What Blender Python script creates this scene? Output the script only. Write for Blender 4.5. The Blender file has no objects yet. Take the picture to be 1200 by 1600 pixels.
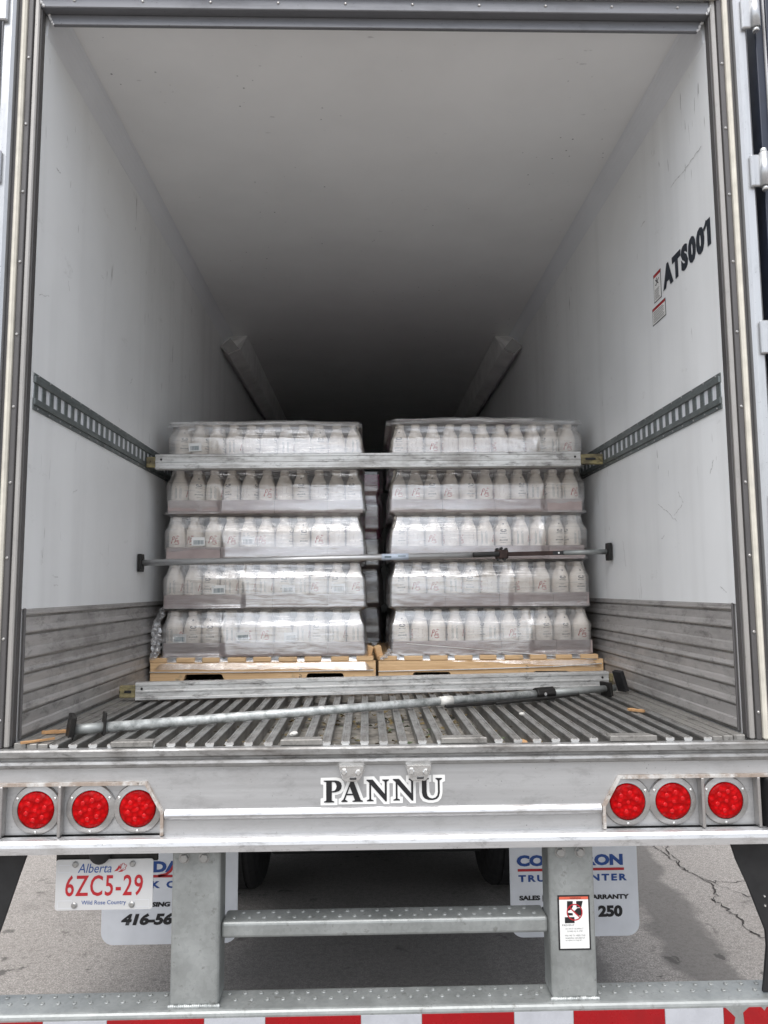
import bpy, bmesh, math, random
from mathutils import Vector, Matrix, noise as mnoise
random.seed(7)
R = math.radians
S = bpy.context.scene
COL = S.collection

# ------------------------------------------------------------------ camera, sky, sun, exposure
cd = bpy.data.cameras.new("camera")
cam = bpy.data.objects.new("camera", cd); COL.objects.link(cam)
cd.sensor_fit = 'HORIZONTAL'; cd.sensor_width = 36.0
cd.lens = 1174.27 / 1200 * 36.0
cd.clip_start = 0.05; cd.clip_end = 2000
right = Vector((0.99969365, -0.02371444, -0.00708727))
up = Vector((0.00464174, -0.10163333, 0.99481110))
fwd = Vector((0.02431169, 0.99453924, 0.10149212))
cm = Matrix.Identity(4)
for i, v in enumerate((right, up, -fwd)):
    for r in range(3):
        cm[r][i] = v[r]
cm.translation = Vector((-0.0575, -2.5776, 1.8262))
cam.matrix_world = cm
S.camera = cam

SUN_EL, SUN_AZ = R(66), R(196)          # azimuth clockwise from +Y: the sun stands behind the camera
w = bpy.data.worlds.new("World"); S.world = w; w.use_nodes = True
nt = w.node_tree; nt.nodes.clear()
wo = nt.nodes.new('ShaderNodeOutputWorld'); bg = nt.nodes.new('ShaderNodeBackground')
sky = nt.nodes.new('ShaderNodeTexSky'); sky.sky_type = 'NISHITA'; sky.sun_disc = False
sky.sun_elevation = SUN_EL; sky.sun_rotation = SUN_AZ
sky.air_density = 1.0; sky.dust_density = 2.5; sky.ozone_density = 1.0
hs = nt.nodes.new('ShaderNodeHueSaturation'); hs.inputs['Saturation'].default_value = 0.34
nt.links.new(sky.outputs[0], hs.inputs['Color']); nt.links.new(hs.outputs[0], bg.inputs[0])
bg.inputs[1].default_value = 0.15
nt.links.new(bg.outputs[0], wo.inputs[0])
sd = bpy.data.lights.new("sun", 'SUN'); sd.energy = 1.5; sd.angle = R(60); sd.color = (1, 0.985, 0.97)
so = bpy.data.objects.new("sun", sd); COL.objects.link(so)
sdir = Vector((math.sin(SUN_AZ) * math.cos(SUN_EL), math.cos(SUN_AZ) * math.cos(SUN_EL), math.sin(SUN_EL)))
so.rotation_euler = (-sdir).to_track_quat('-Z', 'Y').to_euler()
so.location = (0, -6, 9)
vs = S.view_settings
vs.view_transform = 'Standard'; vs.look = 'None'; vs.gamma = 1; vs.use_curve_mapping = False
vs.exposure = 0.92
try:
    S.cycles.max_bounces = 8; S.cycles.diffuse_bounces = 7; S.cycles.transparent_max_bounces = 16
    S.cycles.sample_clamp_indirect = 6
except Exception:
    pass

# ------------------------------------------------------------------ material helpers
class NB:
    def __init__(self, name):
        self.m = bpy.data.materials.new(name); self.m.use_nodes = True
        self.t = self.m.node_tree; self.n = self.t.nodes
        self.b = self.n['Principled BSDF']; self.out = self.n['Material Output']
        self.tc = self.n.new('ShaderNodeTexCoord')
    def link(self, a, b): self.t.links.new(a, b)
    def mapping(self, sc=(1, 1, 1), rot=(0, 0, 0), loc=(0, 0, 0), src='Object'):
        mp = self.n.new('ShaderNodeMapping'); mp.inputs['Scale'].default_value = sc
        mp.inputs['Rotation'].default_value = rot; mp.inputs['Location'].default_value = loc
        self.link(self.tc.outputs[src], mp.inputs[0]); return mp.outputs[0]
    def noise(self, scale=5, detail=4, rough=.55, vec=None, dist=0):
        t = self.n.new('ShaderNodeTexNoise'); t.inputs['Scale'].default_value = scale
        t.inputs['Detail'].default_value = detail; t.inputs['Roughness'].default_value = rough
        t.inputs['Distortion'].default_value = dist
        self.link(vec if vec is not None else self.tc.outputs['Object'], t.inputs['Vector']); return t.outputs['Fac']
    def voro(self, scale, vec=None, feature='F1', out='Distance'):
        t = self.n.new('ShaderNodeTexVoronoi'); t.inputs['Scale'].default_value = scale; t.feature = feature
        self.link(vec if vec is not None else self.tc.outputs['Object'], t.inputs['Vector']); return t.outputs[out]
    def ramp(self, f, a, b, va=0.0, vb=1.0):
        t = self.n.new('ShaderNodeMapRange'); t.inputs['From Min'].default_value = a; t.inputs['From Max'].default_value = b
        t.inputs['To Min'].default_value = va; t.inputs['To Max'].default_value = vb
        self.link(f, t.inputs['Value']); return t.outputs[0]
    def math(self, op, a, b=0.5):
        t = self.n.new('ShaderNodeMath'); t.operation = op; t.use_clamp = op in ('ADD', 'MULTIPLY')
        for i, v in enumerate((a, b)):
            if hasattr(v, 'links'): self.link(v, t.inputs[i])
            else: t.inputs[i].default_value = v
        return t.outputs[0]
    def mix(self, f, a, b):
        t = self.n.new('ShaderNodeMix'); t.data_type = 'RGBA'
        if hasattr(f, 'links'): self.link(f, t.inputs[0])
        else: t.inputs[0].default_value = f
        for i, v in ((6, a), (7, b)):
            if hasattr(v, 'links'): self.link(v, t.inputs[i])
            else: t.inputs[i].default_value = (*v, 1)
        return t.outputs[2]
    def set(self, color=None, rough=None, metal=None, spec=None):
        for k, v in (('Base Color', color), ('Roughness', rough), ('Metallic', metal), ('Specular IOR Level', spec)):
            if v is None: continue
            if hasattr(v, 'links'): self.link(v, self.b.inputs[k])
            else: self.b.inputs[k].default_value = (*v, 1) if k == 'Base Color' else v
        return self
    def bump(self, h, strength=.3, dist=.01, chain=None):
        t = self.n.new('ShaderNodeBump'); t.inputs['Strength'].default_value = strength; t.inputs['Distance'].default_value = dist
        self.link(h, t.inputs['Height'])
        if chain is not None: self.link(chain, t.inputs['Normal'])
        self.link(t.outputs[0], self.b.inputs['Normal']); return t.outputs[0]

MAT = {}
def plain(name, col, rough=.5, metal=0, var=.12, scale=30, bump=.0, spec=None):
    q = NB(name)
    f = q.ramp(q.noise(scale, 5), .3, .7)
    c2 = tuple(c * (1 - var) for c in col); c1 = tuple(min(1, c * (1 + var * .5)) for c in col)
    q.set(q.mix(f, c1, c2), q.ramp(f, 0, 1, max(.02, rough - .07), min(1, rough + .07)), metal, spec)
    if bump: q.bump(q.noise(scale * 3, 4), bump, .002)
    MAT[name] = q.m; return q.m

def metal(name, col, dirt, rough, metallic, axis, dirt_amt=(.52, .72), streak=90, spot=6, dents=0.0, grime=.2):
    """worn aluminium or steel: brushed streaks along an axis, dirt patches, fine scratches"""
    q = NB(name)
    sc = {'x': (1.5, streak, streak), 'y': (streak, 1.5, streak), 'z': (streak, streak, 1.5)}[axis]
    st = q.noise(1, 6, .65, q.mapping(sc))
    patch = q.noise(spot, 7, .68, q.mapping({'x': (.4, 1, 1), 'y': (1, .4, 1), 'z': (1, 1, .4)}[axis]))
    d = q.ramp(q.math('ADD', q.math('MULTIPLY', patch, .75), q.math('MULTIPLY', st, .25)), *dirt_amt)
    base = q.mix(q.ramp(st, .3, .7), tuple(c * .86 for c in col), col)
    speck = q.ramp(q.noise(140, 2, .5), .70, .78)
    g1 = q.ramp(q.noise(spot * 3.2, 9, .78, q.mapping({'x': (.35, 1, 1), 'y': (1, .35, 1), 'z': (1, 1, .35)}[axis], (0, 0, 0), (3.3, 1.7, .4)), .3), .52, .66)
    g1 = q.math('MULTIPLY', g1, grime)
    c = q.mix(d, base, dirt); c = q.mix(g1, c, tuple(x * .42 for x in dirt)); c = q.mix(q.math('MULTIPLY', speck, .6), c, tuple(x * .35 for x in dirt))
    q.set(c, q.ramp(q.math('ADD', q.math('MULTIPLY', st, .5), q.math('MULTIPLY', d, .5)), .1, .9, rough - .1, rough + .22),
          q.ramp(d, 0, 1, metallic, metallic * .45))
    n1 = q.bump(st, .12, .0015)
    if dents: q.bump(q.noise(3.2, 3, .5), dents, .02, n1)
    MAT[name] = q.m; return q.m

metal('beam_alu', (.52, .525, .53), (.27, .26, .25), .40, .6, 'x', (.52, .76), 60, 6, .22, grime=0.22)
metal('sill_alu', (.36, .36, .355), (.12, .11, .10), .42, .6, 'x', (.44, .62), 60, 9, .1, grime=0.7)
metal('lip_alu', (.60, .60, .605), (.22, .20, .18), .34, .7, 'x', (.52, .70), 60, 9, .2, grime=0.45)
metal('jamb_light', (.40, .385, .365), (.26, .25, .24), .48, .4, 'z', (.5, .75))
metal('jamb_dark', (.115, .11, .11), (.08, .075, .072), .52, .35, 'z', (.5, .75))
metal('post_alu', (.52, .53, .54), (.42, .42, .42), .35, .6, 'z', (.6, .8))
metal('header_metal', (.20, .205, .22), (.13, .132, .142), .5, .4, 'x', (.5, .75))
metal('rib_alu', (.37, .37, .36), (.14, .13, .118), .40, .7, 'y', (.42, .62), 70, 10, grime=0.6)
metal('kick_alu', (.50, .485, .475), (.25, .238, .228), .5, .5, 'y', (.45, .66), 60, 6, .1, grime=0.6)
metal('curb_alu', (.33, .32, .30), (.14, .13, .12), .5, .55, 'y', (.46, .70), 60, 8, grime=0.7)
metal('bar_beam', (.68, .68, .665), (.30, .285, .27), .45, .5, 'x', (.47, .66), 70, 8, .05, grime=0.85)
metal('bar_tube', (.66, .66, .66), (.34, .33, .32), .38, .7, 'x', (.6, .8), 50, 10)
metal('brass_latch', (.40, .34, .17), (.10, .085, .06), .5, .6, 'x', (.40, .62), 30, 24, grime=0.8)
metal('chrome_dirty', (.78, .78, .77), (.45, .42, .38), .22, .8, 'x', (.55, .75), 30, 30)
metal('bezel_steel', (.44, .43, .42), (.30, .28, .26), .36, .75, 'x', (.5, .72), 40, 20)
metal('bolt_steel', (.42, .42, .41), (.22, .21, .2), .4, .7, 'z', (.5, .7), 40, 60)
metal('track_steel', (.20, .225, .225), (.11, .125, .125), .48, .55, 'y', (.45, .65), 40, 14, grime=0.5)

def galv(name, col, dark, ns=7):
    q = NB(name)
    v = q.voro(75, None, 'F1', 'Color')
    bw = q.n.new('ShaderNodeRGBToBW'); q.link(v, bw.inputs[0])
    n = q.noise(ns, 6, .65)
    f = q.math('ADD', q.math('MULTIPLY', bw.outputs[0], .14), q.math('MULTIPLY', n, .92))
    c = q.mix(q.ramp(f, .3, .75), dark, col)
    sp = q.ramp(q.noise(28, 6, .72), .58, .68)
    c = q.mix(q.math('MULTIPLY', sp, .55), c, (.10, .095, .085))
    q.set(c, q.ramp(n, .3, .7, .38, .6), .45); q.bump(q.noise(90, 3), .12, .001); MAT[name] = q.m
galv('galvanised', (.37, .385, .378), (.22, .232, .226))
galv('galvanised_bar', (.70, .72, .71), (.17, .185, .18), 26)

def wall_paint(name, base, scuffs=True, specks=False):
    q = NB(name)
    big = q.noise(1.6, 4, .6)
    c = q.mix(q.ramp(big, .35, .7), base, tuple(x * .93 for x in base))
    if scuffs:
        s1 = q.ramp(q.noise(9, 6, .7, q.mapping((1, .5, 1.0))), .64, .78)
        c = q.mix(q.math('MULTIPLY', s1, .42), c, (.34, .34, .33))
        scr = q.ramp(q.noise(4, 2, .4, q.mapping((1, 14, 1.3), (R(38), 0, 0)), .6), .70, .715)
        mask = q.ramp(q.noise(2.3, 2), .54, .6)
        c = q.mix(q.math('MULTIPLY', q.math('MULTIPLY', scr, mask), .6), c, (.22, .22, .21))
        vert = q.ramp(q.noise(3.0, 3, .5, q.mapping((1, 2.2, .12))), .5, .75)
        c = q.mix(q.math('MULTIPLY', vert, .22), c, (.45, .45, .45))
    if specks:
        v = q.voro(16)
        cl = q.ramp(q.noise(1.7, 3), .54, .64)
        sp = q.math('MULTIPLY', q.ramp(v, .045, .09, 1, 0), cl)
        c = q.mix(q.math('MULTIPLY', sp, .85), c, (.12, .12, .13))
        v2 = q.ramp(q.noise(11, 3, .5, q.mapping((1, 3, 1))), .72, .76)
        c = q.mix(q.math('MULTIPLY', v2, .35), c, (.3, .3, .31))
    q.set(c, q.ramp(q.noise(6, 4), .3, .7, .34, .5), 0)
    q.bump(q.noise(2.2, 2, .4, q.mapping((1, 1, .25))), .18, .03)
    MAT[name] = q.m
wall_paint('liner_white', (.83, .845, .85))
wall_paint('ceiling_white', (.88, .885, .885), False, True)
wall_paint('cove_grey', (.77, .79, .82), False)
plain('duct_white', (.86, .86, .85), .5, var=.15, scale=6)

q = NB('scuff_grey'); f_ = q.ramp(q.noise(60, 4, .7), .4, .6)
q.set(q.mix(f_, (.46, .46, .46), (.70, .71, .71)), .6); MAT['scuff_grey'] = q.m
plain('cap_grey', (.38, .38, .38), .6, var=.2, scale=8)
plain('gasket_cream', (.62, .59, .51), .55, var=.18, scale=14)
plain('rubber_black', (.012, .012, .013), .6, var=.3, scale=20, bump=.1)
plain('rubber_navy', (.02, .026, .045), .35, var=.3, scale=10)
plain('black_steel', (.018, .017, .016), .45, .3, var=.3, scale=40)
plain('rust_steel', (.045, .026, .022), .6, .4, var=.5, scale=30)
plain('under_black', (.02, .02, .02), .8, var=.3, scale=5)
plain('trailer_skin', (.7, .7, .7), .4, var=.05, scale=3)
plain('flap_white', (.68, .70, .735), .42, var=.1, scale=7)
plain('plate_white', (.55, .55, .545), .4, var=.04, scale=9)
plain('ink_black', (.012, .012, .014), .4, var=.1)
plain('ink_grey', (.07, .07, .07), .5, var=.1)
plain('ink_navy', (.02, .026, .036), .45, var=.1)
plain('ink_blue', (.01, .06, .25), .4, var=.08)
plain('ink_red', (.42, .012, .02), .4, var=.1)
plain('ink_script', (.45, .05, .025), .5, var=.15, scale=200)
plain('ink_faint', (.34, .20, .15), .5, var=.1)
plain('ink_panel', (.10, .15, .17), .5, var=.1)
plain('ink_orange', (.62, .12, .07), .45, var=.1)
plain('sticker_white', (.78, .78, .76), .4, var=.05, scale=20)
plain('label_blue', (.55, .62, .72), .4, var=.1, scale=60)
plain('bottle_cream', (.84, .775, .69), .38, var=.05, scale=8)
plain('cap_cream', (.80, .74, .66), .42, var=.06, scale=8)
plain('tray_card', (.40, .325, .31), .72, var=.14, scale=12, bump=.05)
plain('carton_dark', (.34, .26, .28), .6, var=.5, scale=6)
plain('carton_purple', (.42, .07, .20), .5, var=.3, scale=9)
plain('leaf_brown', (.16, .12, .05), .7, var=.5, scale=40)
plain('leaf_green', (.06, .09, .035), .7, var=.4, scale=40)
plain('splinter_wood', (.42, .24, .11), .75, var=.35, scale=25)
plain('foam_bit', (.62, .61, .57), .7, var=.2, scale=60)
plain('tape_white', (.44, .45, .48), .3, var=.1, scale=25)
plain('tape_red', (.30, .002, .006), .28, var=.14, scale=18)
plain('strap_white', (.78, .77, .75), .35, var=.05)
plain('seal_white', (.62, .62, .62), .6, var=.3, scale=30, bump=.3)
plain('groove_dirt', (.25, .235, .21), .85, var=.6, scale=18, bump=.4)

def hatch(name, base):
    q = NB(name)
    rust = q.ramp(q.noise(14, 6, .7), .40, .54)
    c = q.mix(q.ramp(q.noise(30, 4), .3, .7), (.72, .71, .69), (.50, .48, .45))
    c = q.mix(q.math('MULTIPLY', rust, base), c, (.21, .11, .045))
    c = q.mix(q.ramp(q.noise(24, 5, .7), .6, .7), c, (.09, .065, .045))
    q.set(c, .5, .35); q.bump(q.noise(60, 4), .3, .003); MAT[name] = q.m
hatch('rusty_hood', .6)

q = NB('lens_red')
v = q.voro(62)
q.set(q.mix(q.ramp(v, .1, .7), (.52, .001, .003), (.30, .0004, .0012)), .28, 0, .10)
q.bump(v, .9, .004); q.b.inputs['Coat Weight'].default_value = .05; q.b.inputs['Coat Roughness'].default_value = .05
MAT['lens_red'] = q.m
plain('lens_cell', (.56, .003, .006), .14, var=.2, scale=90, spec=.35)

q = NB('pallet_wood')
g = q.noise(1, 6, .65, q.mapping((2.5, 34, 48)), 2.0)
kn = q.ramp(q.voro(7, q.mapping((1, 1, 2.2))), .03, .10, 1, 0)
c = q.mix(q.ramp(g, .32, .62), (.79, .55, .31), (.61, .385, .195))
c = q.mix(kn, c, (.22, .10, .04))
c = q.mix(q.ramp(q.noise(11, 5), .62, .75), c, (.32, .24, .16))
q.set(c, .7); q.bump(g, .2, .002); MAT['pallet_wood'] = q.m

# weathered asphalt: aggregate grain, tyre tracks, drips, stains and painted shade under the trailer
q = NB('asphalt')
gr = q.noise(130, 4, .8); mid = q.noise(38, 5, .65); big = q.noise(1.1, 4, .6)
c = q.mix(q.ramp(gr, .38, .62), (.13, .120, .109), (.49, .452, .415))
c = q.mix(q.ramp(mid, .46, .66, 0, .65), c, (.15, .135, .122))
c = q.mix(q.ramp(big, .4, .75, 0, .35), c, (.22, .195, .172))
mp = q.mapping((1, 1, 1), (0, 0, R(0)))
sx = q.n.new('ShaderNodeSeparateXYZ'); q.link(mp, sx.inputs[0])
wob = q.ramp(q.noise(2.5, 4), .2, .8, -.12, .12)
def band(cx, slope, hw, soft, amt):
    # a dark band x = cx + slope*y on the ground
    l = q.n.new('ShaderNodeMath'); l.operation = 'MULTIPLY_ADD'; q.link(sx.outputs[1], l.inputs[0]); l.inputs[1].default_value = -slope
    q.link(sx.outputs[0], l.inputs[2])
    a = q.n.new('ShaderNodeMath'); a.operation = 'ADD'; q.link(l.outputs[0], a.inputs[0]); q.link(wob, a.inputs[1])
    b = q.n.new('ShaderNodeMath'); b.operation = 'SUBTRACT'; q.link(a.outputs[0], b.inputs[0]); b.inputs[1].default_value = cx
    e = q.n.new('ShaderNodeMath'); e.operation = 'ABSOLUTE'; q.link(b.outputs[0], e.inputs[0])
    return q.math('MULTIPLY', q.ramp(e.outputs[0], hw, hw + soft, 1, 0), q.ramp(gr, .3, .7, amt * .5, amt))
for args in ((1.43, .115, .10, .06, .80), (.98, .02, .05, .06, .6), (.80, .02, .10, .1, .45), (-.95, 0, .2, .3, .2), (0, 0, .55, .3, .62)):  # last band: oil drip lane, also painted dark as shade under the trailer
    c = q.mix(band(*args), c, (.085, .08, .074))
dr = q.ramp(q.noise(8, 4, .55, None, .5), .62, .67)
sp2 = q.ramp(q.noise(1.3, 2), .46, .56)
c = q.mix(q.math('MULTIPLY', q.math('MULTIPLY', dr, sp2), .75), c, (.05, .045, .04))
patch = q.ramp(q.noise(3.3, 6, .7), .52, .68)
c = q.mix(q.math('MULTIPLY', patch, .35), c, (.12, .11, .10))
q.set(c, q.ramp(gr, .3, .7, .75, .95), 0)
q.bump(q.math('ADD', q.math('MULTIPLY', gr, .6), q.math('MULTIPLY', mid, .4)), .7, .006)
MAT['asphalt'] = q.m
plain('crack_dark', (.045, .038, .034), .95, var=.4, scale=60)

# stretch film: clear plastic whose overlaps, stretch lines and haze differ from place to place
def film(name, gl, hz):
    q = NB(name); q.n.remove(q.b)
    tr = q.n.new('ShaderNodeBsdfTransparent'); tr.inputs[0].default_value = (.95, .95, .955, 1)
    gs = q.n.new('ShaderNodeBsdfGlossy'); gs.inputs['Color'].default_value = (1, 1, 1, 1); gs.inputs['Roughness'].default_value = .15
    df = q.n.new('ShaderNodeBsdfDiffuse'); df.inputs[0].default_value = (.82, .81, .81, 1)
    line = q.noise(1, 5, .62, q.mapping((5, 5, 95), (R(1.5), R(3), 0)), .4)
    line2 = q.noise(1, 4, .6, q.mapping((7, 7, 60), (0, R(-9), 0)), .6)
    lap = q.noise(1, 3, .5, q.mapping((1.6, 1.6, 7)))
    bp_ = q.n.new('ShaderNodeBump'); bp_.inputs['Strength'].default_value = .38; bp_.inputs['Distance'].default_value = .006
    hsum = q.math('ADD', q.math('MULTIPLY', line, .6), q.math('MULTIPLY', line2, .4)); q.link(hsum, bp_.inputs['Height'])
    q.link(bp_.outputs[0], gs.inputs['Normal'])
    lw = q.n.new('ShaderNodeLayerWeight'); lw.inputs[0].default_value = .35
    m1 = q.n.new('ShaderNodeMixShader'); m2 = q.n.new('ShaderNodeMixShader')
    hfac = q.math('ADD', q.math('ADD', q.ramp(line, .54, .66, hz * .3, hz * 1.6), q.ramp(line2, .60, .70, 0, hz * 1.5)), q.ramp(lap, .4, .7, 0, hz * .7))
    q.link(hfac, m1.inputs[0]); q.link(tr.outputs[0], m1.inputs[1]); q.link(df.outputs[0], m1.inputs[2])
    gfac = q.math('ADD', q.math('ADD', q.ramp(lap, .38, .62, gl * .3, gl), q.math('MULTIPLY', lw.outputs['Fresnel'], .5)), q.ramp(line2, .6, .8, 0, gl * .5))
    q.link(gfac, m2.inputs[0]); q.link(m1.outputs[0], m2.inputs[1]); q.link(gs.outputs[0], m2.inputs[2])
    q.link(m2.outputs[0], q.out.inputs[0]); MAT[name] = q.m
film('film', .30, .115)
film('film_dense', .25, .40)
film('film_loose', .14, .10)

# ------------------------------------------------------------------ mesh helpers
def link(name, me, mat=None, parent=None, kind=None, smooth=False):
    o = bpy.data.objects.new(name, me); COL.objects.link(o)
    if mat and not me.materials: me.materials.append(MAT[mat])
    if parent: o.parent = parent
    if kind: o['kind'] = kind
    if smooth:
        for p in me.polygons: p.use_smooth = True
    return o
def tag(o, label, cat, group=None):
    o['label'] = label; o['category'] = cat
    if group: o['group'] = group
    return o
def empty(name, loc, label, cat, group=None):
    o = bpy.data.objects.new(name, None); COL.objects.link(o); o.location = loc; o.empty_display_size = .1
    return tag(o, label, cat, group)
def bm_mesh(bm, name):
    bmesh.ops.recalc_face_normals(bm, faces=bm.faces[:])
    me = bpy.data.meshes.new(name); bm.to_mesh(me); bm.free(); return me
def add_box(bm, x0, x1, y0, y1, z0, z1):
    v = [bm.verts.new(p) for p in ((x0,y0,z0),(x1,y0,z0),(x1,y1,z0),(x0,y1,z0),(x0,y0,z1),(x1,y0,z1),(x1,y1,z1),(x0,y1,z1))]
    for f in ((0,3,2,1),(4,5,6,7),(0,1,5,4),(1,2,6,5),(2,3,7,6),(3,0,4,7)): bm.faces.new([v[i] for i in f])
def box_mesh(name, b, bev=.003, seg=1):
    bm = bmesh.new(); add_box(bm, *b)
    if bev: bmesh.ops.bevel(bm, geom=bm.edges[:], offset=bev, segments=seg, affect='EDGES', profile=.5)
    return bm_mesh(bm, name)
def box(name, b, mat, parent=None, bev=.003, seg=1, kind=None):
    return link(name, box_mesh(name, b, bev, seg), mat, parent, kind)
def extrude_bm(bm, prof, p0, p1, upv=Vector((0, 0, 1)), cap=True):
    """closed profile [(u,v)] swept from p0 to p1; v along upv, u along direction x up"""
    p0, p1 = Vector(p0), Vector(p1); d = (p1 - p0).normalized()
    u = d.cross(Vector(upv)).normalized(); v = u.cross(d).normalized()
    a = [bm.verts.new(p0 + u * q_[0] + v * q_[1]) for q_ in prof]; b = [bm.verts.new(p1 + u * q_[0] + v * q_[1]) for q_ in prof]
    n = len(prof)
    for i in range(n): bm.faces.new((a[i], a[(i+1) % n], b[(i+1) % n], b[i]))
    if cap: bm.faces.new(a[::-1]); bm.faces.new(b)
def extrude(name, prof, p0, p1, mat, parent=None, upv=(0, 0, 1), bev=0):
    bm = bmesh.new(); extrude_bm(bm, prof, p0, p1, Vector(upv))
    if bev: bmesh.ops.bevel(bm, geom=bm.edges[:], offset=bev, segments=1, affect='EDGES', profile=.5)
    return link(name, bm_mesh(bm, name), mat, parent)
def circ(r, n=16, ry=None):
    return [(r * math.cos(2*math.pi*i/n), (ry or r) * math.sin(2*math.pi*i/n)) for i in range(n)]
def rod(name, p0, p1, r, mat, parent=None, n=16):
    d = Vector(p1) - Vector(p0); upv = (0, 0, 1) if abs(d.normalized().z) < .9 else (0, 1, 0)
    o = extrude(name, circ(r, n), p0, p1, mat, parent, upv)
    for p in o.data.polygons: p.use_smooth = len(p.vertices) == 4
    return o
def lathe_bm(bm, prof, n=20, M=Matrix.Identity(4)):
    rings = []
    for r, z in prof:
        rings.append([bm.verts.new(M @ Vector((r*math.cos(2*math.pi*i/n), r*math.sin(2*math.pi*i/n), z))) for i in range(n)])
    for a, b in zip(rings, rings[1:]):
        for i in range(n): bm.faces.new((a[i], a[(i+1) % n], b[(i+1) % n], b[i]))
    bm.faces.new(rings[0][::-1]); bm.faces.new(rings[-1])
def poly_xz(name, pts, y0, y1, mat, parent, bev=0):
    """polygon in the x,z plane given thickness from y0 to y1"""
    bm = bmesh.new()
    a = [bm.verts.new((x, y0, z)) for x, z in pts]; b = [bm.verts.new((x, y1, z)) for x, z in pts]
    n = len(pts); bm.faces.new(a); bm.faces.new(b[::-1])
    for i in range(n): bm.faces.new((a[i], b[i], b[(i+1) % n], a[(i+1) % n]))
    if bev: bmesh.ops.bevel(bm, geom=bm.edges[:], offset=bev, segments=1, affect='EDGES', profile=.5)
    return link(name, bm_mesh(bm, name), mat, parent)
def flat_poly_mesh(name, loops, place, offset=0.0):
    """2-D loops (outer and holes) filled as a flat plate; place maps (u,v) to a point"""
    cu = bpy.data.curves.new(name, 'CURVE'); cu.dimensions = '2D'; cu.fill_mode = 'BOTH'; cu.offset = offset
    for lp in loops:
        s = cu.splines.new('POLY'); s.points.add(len(lp) - 1); s.use_cyclic_u = True
        for p, c_ in zip(s.points, lp): p.co = (c_[0], c_[1], 0, 1)
    o = bpy.data.objects.new(name, cu); COL.objects.link(o)
    dg = bpy.context.evaluated_depsgraph_get(); me = bpy.data.meshes.new_from_object(o.evaluated_get(dg))
    bpy.data.objects.remove(o); bpy.data.curves.remove(cu)
    for v in me.vertices: v.co = place(v.co.x, v.co.y)
    return me
def text_mesh(body, offset=0.0, shear=0.0, space=1.0, res=3):
    cu = bpy.data.curves.new('lettering', 'FONT'); cu.body = body; cu.offset = offset; cu.shear = shear
    cu.space_character = space; cu.resolution_u = res
    o = bpy.data.objects.new('lettering', cu); COL.objects.link(o)
    dg = bpy.context.evaluated_depsgraph_get(); me = bpy.data.meshes.new_from_object(o.evaluated_get(dg))
    bpy.data.objects.remove(o); bpy.data.curves.remove(cu)
    me.materials.clear(); return me
def text(name, body, box2, place, mat, parent, offset=0.0, shear=0.0, space=1.0, res=3):
    """lettering fitted to the rectangle (u0,u1,v0,v1), placed on a surface"""
    me = text_mesh(body, offset, shear, space, res)
    xs = [v.co.x for v in me.vertices]; ys = [v.co.y for v in me.vertices]
    u0, u1, v0, v1 = box2; ax, bx, ay, by = min(xs), max(xs), min(ys), max(ys)
    for v in me.vertices:
        v.co = place(u0 + (v.co.x - ax) / (bx - ax) * (u1 - u0), v0 + (v.co.y - ay) / (by - ay) * (v1 - v0))
    return link(name, me, mat, parent)
def strokes_mesh(name, polylines, wd, place):
    """flat pen strokes of width wd"""
    bm = bmesh.new()
    for pl in polylines:
        L = []
        for i, p in enumerate(pl):
            a = Vector(pl[max(0, i-1)]); b = Vector(pl[min(len(pl)-1, i+1)]); t = (b - a)
            t = t.normalized() if t.length else Vector((1, 0)); n = Vector((-t.y, t.x)) * wd / 2; P = Vector(p)
            L.append((bm.verts.new(place(*(P + n))), bm.verts.new(place(*(P - n)))))
        for a, b in zip(L, L[1:]):
            try: bm.faces.new((a[0], a[1], b[1], b[0]))
            except ValueError: pass
    return bm_mesh(bm, name)
def rect_loop(u0, u1, v0, v1): return [(u0, v0), (u1, v0), (u1, v1), (u0, v1)]
def copy_tree(o, parent=None):
    c_ = o.copy(); COL.objects.link(c_); c_.parent = parent
    for ch in o.children: copy_tree(ch, c_)
    return c_
def rounded(x0, x1, z0, z1, r, n=6, corners=(1, 1, 1, 1)):
    pts = []
    for (cx, cz, a0, on) in ((x1-r, z0+r, -90, corners[0]), (x1-r, z1-r, 0, corners[1]), (x0+r, z1-r, 90, corners[2]), (x0+r, z0+r, 180, corners[3])):
        if on: pts += [(cx + r*math.cos(R(a0 + 90*i/n)), cz + r*math.sin(R(a0 + 90*i/n))) for i in range(n+1)]
        else:
            pts.append({-90: (x1, z0), 0: (x1, z1), 90: (x0, z1), 180: (x0, z0)}[a0])
    return pts

FZ = 1.32; WX = 1.24; CZ = 4.005; LEN = 14.6

# ------------------------------------------------------------------ the ground
bm = bmesh.new()
v = [bm.verts.new(p) for p in ((-400, -400, 0), (400, -400, 0), (400, 400, 0), (-400, 400, 0))]; bm.faces.new(v)
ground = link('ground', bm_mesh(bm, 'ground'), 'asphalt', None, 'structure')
def crack(pts, wd):
    fine = []
    for a, b in zip(pts, pts[1:]):
        for i in range(7):
            t = i / 7; p = Vector(a).lerp(Vector(b), t)
            fine.append((p.x + random.uniform(-.018, .018), p.y + random.uniform(-.022, .022)))
    fine.append(pts[-1])
    bm = bmesh.new(); L = []
    for i, p in enumerate(fine):
        a = Vector(fine[max(0, i-1)]); b = Vector(fine[min(len(fine)-1, i+1)]); t = (b-a).normalized()
        n = Vector((-t.y, t.x)) * wd * .62 * random.uniform(.15, 1.0) * (0.3 if i in (0, len(fine)-1) else 1)
        L.append((bm.verts.new((p[0]+n.x, p[1]+n.y, .004)), bm.verts.new((p[0]-n.x, p[1]-n.y, .004))))
    for a, b in zip(L, L[1:]): bm.faces.new((a[0], a[1], b[1], b[0]))
    return link('crack', bm_mesh(bm, 'crack'), 'crack_dark', ground)
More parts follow.
